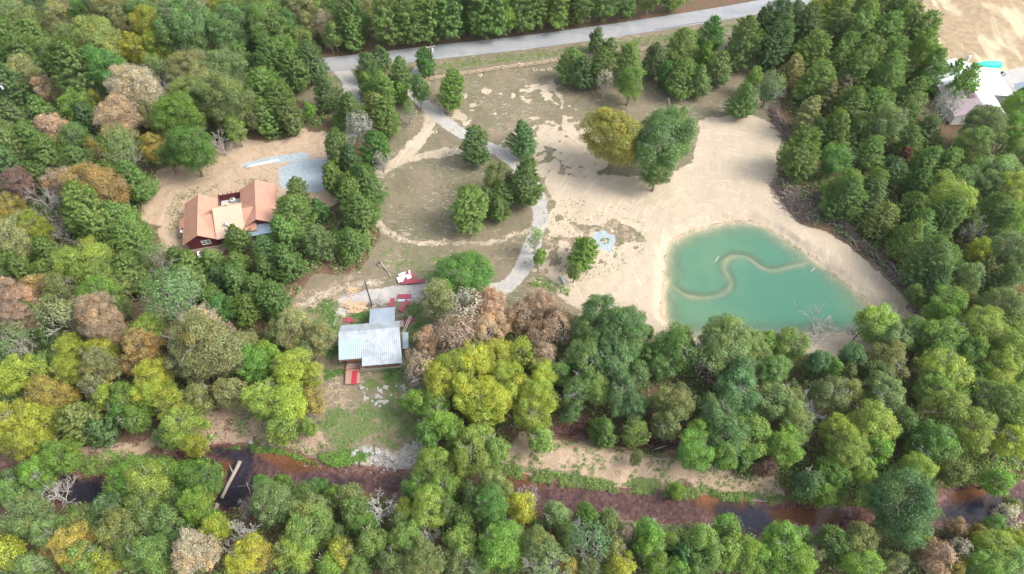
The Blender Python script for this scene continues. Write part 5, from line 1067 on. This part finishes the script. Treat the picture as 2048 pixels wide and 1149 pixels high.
# rail fences
def fence(p0, p1, n, label, group=None):
    a = G(*p0, .5); b_ = G(*p1, .5); L_ = math.hypot(b_[0]-a[0], b_[1]-a[1]); rz = math.atan2(b_[1]-a[1], b_[0]-a[0])
    e = empty("rail_fence", (a[0], a[1], 0), rz); tag(e, label, "fence", group); W_ = simple("fence_wood", (.58,.44,.31), .85, .2, 3); rg = random.Random(2)
    def zl(s): return zat(a[0]+s*math.cos(rz), a[1]+s*math.sin(rz))
    pm = None
    for i in range(n+1):
        s_ = L_*i/n; mb = MB(); mb.box(-.09, .09, -.09, .09, -.4, 1.45)
        if pm is None: o = mb.build("post", W_, e); pm = o.data
        else: o = add("post", pm, e)
        o.location = (s_, 0, zl(s_))
    for h in (.35, .75, 1.15):
        mb = MB()
        for i in range(n):
            s0, s1 = L_*i/n, L_*(i+1)/n; mb.tube([(s0-.1, .03*(i % 2), zl(s0)+h+rg.uniform(-.04, .04)), (s1+.1, .03*(i % 2), zl(s1)+h+rg.uniform(-.04, .04))], [.075, .07], 5)
        mb.build("rail", W_, e)
fence((837,163), (1118,121), 17, "long split rail fence between the meadow and the road verge")
fence((1118,121), (1312,97), 12, "continuation of the rail fence passing behind the cedar row")
fence((560,176), (648,160), 6, "short rail fence left of the left gravel driveway")
# straw rings where posts or saplings were mulched
ST = simple("straw", (.62,.52,.36), .95, .2, 4)
for i, (a_, b_) in enumerate([(587,179),(606,177),(624,176),(604,167),(855,168),(960,152),(1070,140),(1085,142),(1100,139),(905,262),(870,262),(1040,130),(830,224)]):
    x, y = G(a_, b_); rg = random.Random(i); mb = MB()
    for k in range(26):
        th = rg.uniform(0, 6.28); rr = rg.uniform(.3, .75); mb.obox((rr*math.cos(th), rr*math.sin(th), .05+rg.random()*.1), .4, .09, .04, th+1.5+rg.uniform(-.5, .5), rg.uniform(-.2, .2))
    o = mb.build("straw_ring", ST); o.location = (x, y, zat(x, y)); tag(o, "ring of pale straw on the ground near the rail fences and driveways", "straw ring", "straw rings on the meadow")
# utility poles
def pole(px, py, Hh, label, xf=True, lean=0.0, arm=True, thick=.16):
    x, y = G(px, py); e = empty("utility_pole", (x, y, zat(x, y)), .3); tag(e, label, "utility pole")
    mb = MB(); mb.tube([(0, 0, -.4), (lean*.5, 0, Hh*.5), (lean, 0, Hh)], [thick, thick*.9, thick*.75], 9); mb.build("pole", simple("creosote", (.07,.055,.045), .85, .2, 2), e)
    if arm: mb = MB(); mb.box(-1.1, 1.1, -.22, -.1, Hh-.6, Hh-.45); mb.build("crossarm", GREYW, e)
    if xf: mb = MB(); mb.tube([(.4, -.2, Hh-1.9), (.4, -.2, Hh-1.05), (.4, -.2, Hh-.95)], [.26, .26, .12], 10); mb.build("transformer", simple("grey_can", (.55,.6,.62), .4, .1), e)
    for k in (-.95, 0, .95): mb = MB(); mb.tube([(k if arm else 0, -.16, Hh-.45), (k if arm else 0, -.16, Hh-.2)], [.05, .07], 6); mb.build("insulator", WHITE, e)
    return x, y
pole(867, 152, 9.5, "dark utility pole with grey transformer beside the road and fence end")
pole(744, 613, 8.6, "bare dark utility pole standing right behind the cabin annex", False, 0, False, .15)
pole(42, 232, 10, "utility pole with pale transformer among the trees at the far left")
x, y = G(739, 573); e = empty("service_box", (x, y, zat(x, y))); tag(e, "small white service box on a post above the pole by the cabin", "box")
mb = MB(); mb.box(-.25, .25, -.15, .15, .5, 1.2); mb.build("cabinet", WHITE, e); mb = MB(); mb.tube([(0, 0, -.1), (0, 0, .5)], [.06, .06], 6); mb.build("post", GREYW, e)
mb = MB(); mb.tube([(-2.2, 0, .0), (1.0, 0, .0)], [.05, .05], 6); o = mb.build("timber_pole", PALEL); x, y = G(727, 574.5); o.location = (x, y, zat(x, y)+.12); tag(o, "thin pale pole lying on the ground left of the white service box", "pole")
# boulders
BM = [simple("boulder_stone", (.40,.385,.36), .9, .3, 1.6, bump=.05), simple("boulder_stone_tan", (.40,.34,.27), .9, .3, 1.6, bump=.05)]
BP = []
for i in range(6):
    bm = bmesh.new(); bmesh.ops.create_icosphere(bm, subdivisions=2, radius=1); rs = random.Random(i); pl = [Vector((rs.gauss(0, 1), rs.gauss(0, 1), rs.gauss(0, 1))).normalized() for _ in range(9)]
    for v in bm.verts:
        for p_ in pl:
            d = v.co.dot(p_) - .68
            if d > 0: v.co -= p_ * d
        v.co *= rs.uniform(.95, 1.05)
    me = bpy.data.meshes.new("boulder"); bm.to_mesh(me); bm.free(); me.materials.append(BM[0] if i < 4 else BM[1]); BP.append(me)
rg = random.Random(12)
def boulders(poly, n, smin, smax, label, group, seed, thr=None, zf=.15):
    r2 = np.random.RandomState(seed); x, y = in_poly_pts(poly, n, r2)
    for a_, b_ in zip(x, y):
        s_ = smin + (smax-smin)*rg.random()**2.2; o = bpy.data.objects.new("boulder", BP[rg.randrange(6)]); link(o)
        o.location = (a_, b_, zat(a_, b_) + s_*zf); o.scale = (s_*rg.uniform(.8, 1.3), s_*rg.uniform(.8, 1.2), s_*rg.uniform(.55, .8)); o.rotation_euler = (rg.uniform(-.3, .3), rg.uniform(-.3, .3), rg.uniform(0, 6.28))
        tag(o, label, "boulder", group)
boulders(GP([(690,905),(740,898),(790,905),(840,880),(852,915),(820,934),(770,938),(720,930)], -1.0), 190, .12, .58, "pale rough boulder in the riprap bank of the creek below the cabin lawn", "riprap boulders on the creek bank", 1)
boulders(GP([(712,765),(735,778),(800,768),(815,790),(760,815),(715,795)], 0), 34, .22, .58, "whitish boulder in the loose row just below the cabin", "boulders below the cabin", 2)
boulders(GP([(800,772),(812,772),(812,792),(800,792)], 0), 5, .25, .5, "small boulder at the right end of the row below the cabin", "boulders right of the cabin row", 3)
boulders(GP([(495,880),(520,888),(515,905),(498,900)], -1), 3, .4, .7, "tan boulder on the creek edge above the long log", "boulders by the creek bend", 4)
boulders(GP([(735,940),(765,940),(765,952),(735,952)], CZ), 3, .25, .5, "wet pale boulder standing in the creek off the riprap", "boulders in the creek", 5, zf=.1)
boulders(GP([(600,925),(690,937),(830,942),(830,946),(690,945),(600,932)], CZ), 40, .10, .28, "small stone along the upper waterline of the creek", "stones along the waterline", 6)
# brush piles along the right edge of the sand
BR = simple("dead_brush", (.17,.12,.105), .95, .35, 2); BR2 = simple("dead_brush_pale", (.36,.31,.28), .95, .3, 2)
def brush(line, wdt, n, seed, label):
    rs = np.random.RandomState(seed); L_ = smooth_line(GP(line), 4); e = empty("brush_pile", (*L_[len(L_)//2], 0)); ox, oy = L_[len(L_)//2]
    tag(e, label, "brush pile", "brush piles along the sand")
    for mt, cnt, rmul in ((BR, n, 1), (BR2, n//4, 1.2)):
        mb = MB()
        for i in range(cnt):
            j = rs.randint(0, len(L_)-1); t = rs.rand(); p = np.array(L_[j])*(1-t)+np.array(L_[j+1])*t; off = rs.normal(0, wdt*.42, 2); p = p + off
            z = zat(*p) + max(.05, 1.5*(1-abs(np.hypot(*off))/(wdt*1.1)))*rs.rand()
            a = rs.uniform(-1.0, .9) - .9; l = rs.uniform(.8, 3.4); d = np.array([math.cos(a), math.sin(a)])*l/2; dz = rs.uniform(-.35, .35)*l/2
            mx_ = rs.normal(0, .12, 2)*l; r_ = rs.uniform(.018, .055)*rmul
            mb.tube([(p[0]-d[0]-ox, p[1]-d[1]-oy, max(z-dz, .02)), (p[0]+mx_[0]-ox, p[1]+mx_[1]-oy, z+.1), (p[0]+d[0]-ox, p[1]+d[1]-oy, z+dz)], [r_*1.5, r_, r_*.4], 4)
        o = mb.build("tangle", mt, e); o["kind"] = "stuff"
brush([(1545,225),(1560,255),(1578,280)], 1.8, 380, 1, "dark heap of dead branches at the upper right corner of the sand")
brush([(1568,372),(1590,405),(1622,432)], 3.3, 2000, 2, "broad brush pile of dead branches beside the sand, left of the cedars")
brush([(1625,395),(1668,435),(1708,482)], 2.0, 1000, 3, "brown brush pile of felled tops under the right hand cedars")
brush([(1715,485),(1760,520),(1800,560)], 1.1, 520, 4, "long narrow brush row along the right edge of the sand")
brush([(1800,565),(1825,595),(1842,640)], .7, 200, 5, "thin end of the brush row near the right tip of the sand")
for i, (a_, b_, r_) in enumerate([((1600,376),(1645,403),.12),((1610,400),(1640,440),.13),((1655,410),(1700,440),.12),((1585,430),(1618,415),.09),((1690,470),(1722,452),.10),((1740,505),(1775,525),.09),((1780,540),(1810,575),.08),((1706,478),(1715,498),.12)]):
    log("dead_trunk", a_, b_, .9, .7, r_, r_*.5, PALEL if i % 2 == 0 else BROWNL, ["pale straight trunk on top of the broad brush pile", "brown trunk slanting down the broad brush pile", "pale trunk across the brown brush pile", "short brown trunk on the lower left of the broad brush pile", "pale trunk leaning up from the narrow brush row", "brown trunk along the narrow brush row", "pale thin trunk at the lower brush row", "brown stub at the foot of the brown brush pile"][i], "trunk", "trunks on the brush piles", stubs=3, seed=30+i)
# tar seam patch on the road
mb = MB(); TAR = simple("tar_seam", (.10,.10,.115), .8, .1)
for j in range(len(seam)-1):
    (xa, ya), (xb, yb) = seam[j], seam[j+1]; mb.slab([(xa, ya-.12, .135), (xb, yb-.12, .135), (xb, yb+.12, .135), (xa, ya+.12, .135)], .03)
o = mb.build("tar_seam", TAR); tag(o, "dark tar seam along the near edge of the paved road", "tar seam", kind="structure")


# ------------------------------------------------------------------ thin summer haze in the air
m = bpy.data.materials.new("haze_air"); m.use_nodes = True; nt = m.node_tree; nt.nodes.clear()
out = nt.nodes.new("ShaderNodeOutputMaterial"); pv = nt.nodes.new("ShaderNodeVolumePrincipled")
pv.inputs["Color"].default_value = (.95, .97, 1, 1); pv.inputs["Density"].default_value = .00006; pv.inputs["Anisotropy"].default_value = .2
nt.links.new(pv.outputs[0], out.inputs["Volume"])
hz = MB(); hz.box(-420, 420, -160, 520, -5.5, 122); o = hz.build("haze", m); tag(o, "thin pale haze hanging in the air over the whole valley", "haze", kind="stuff")
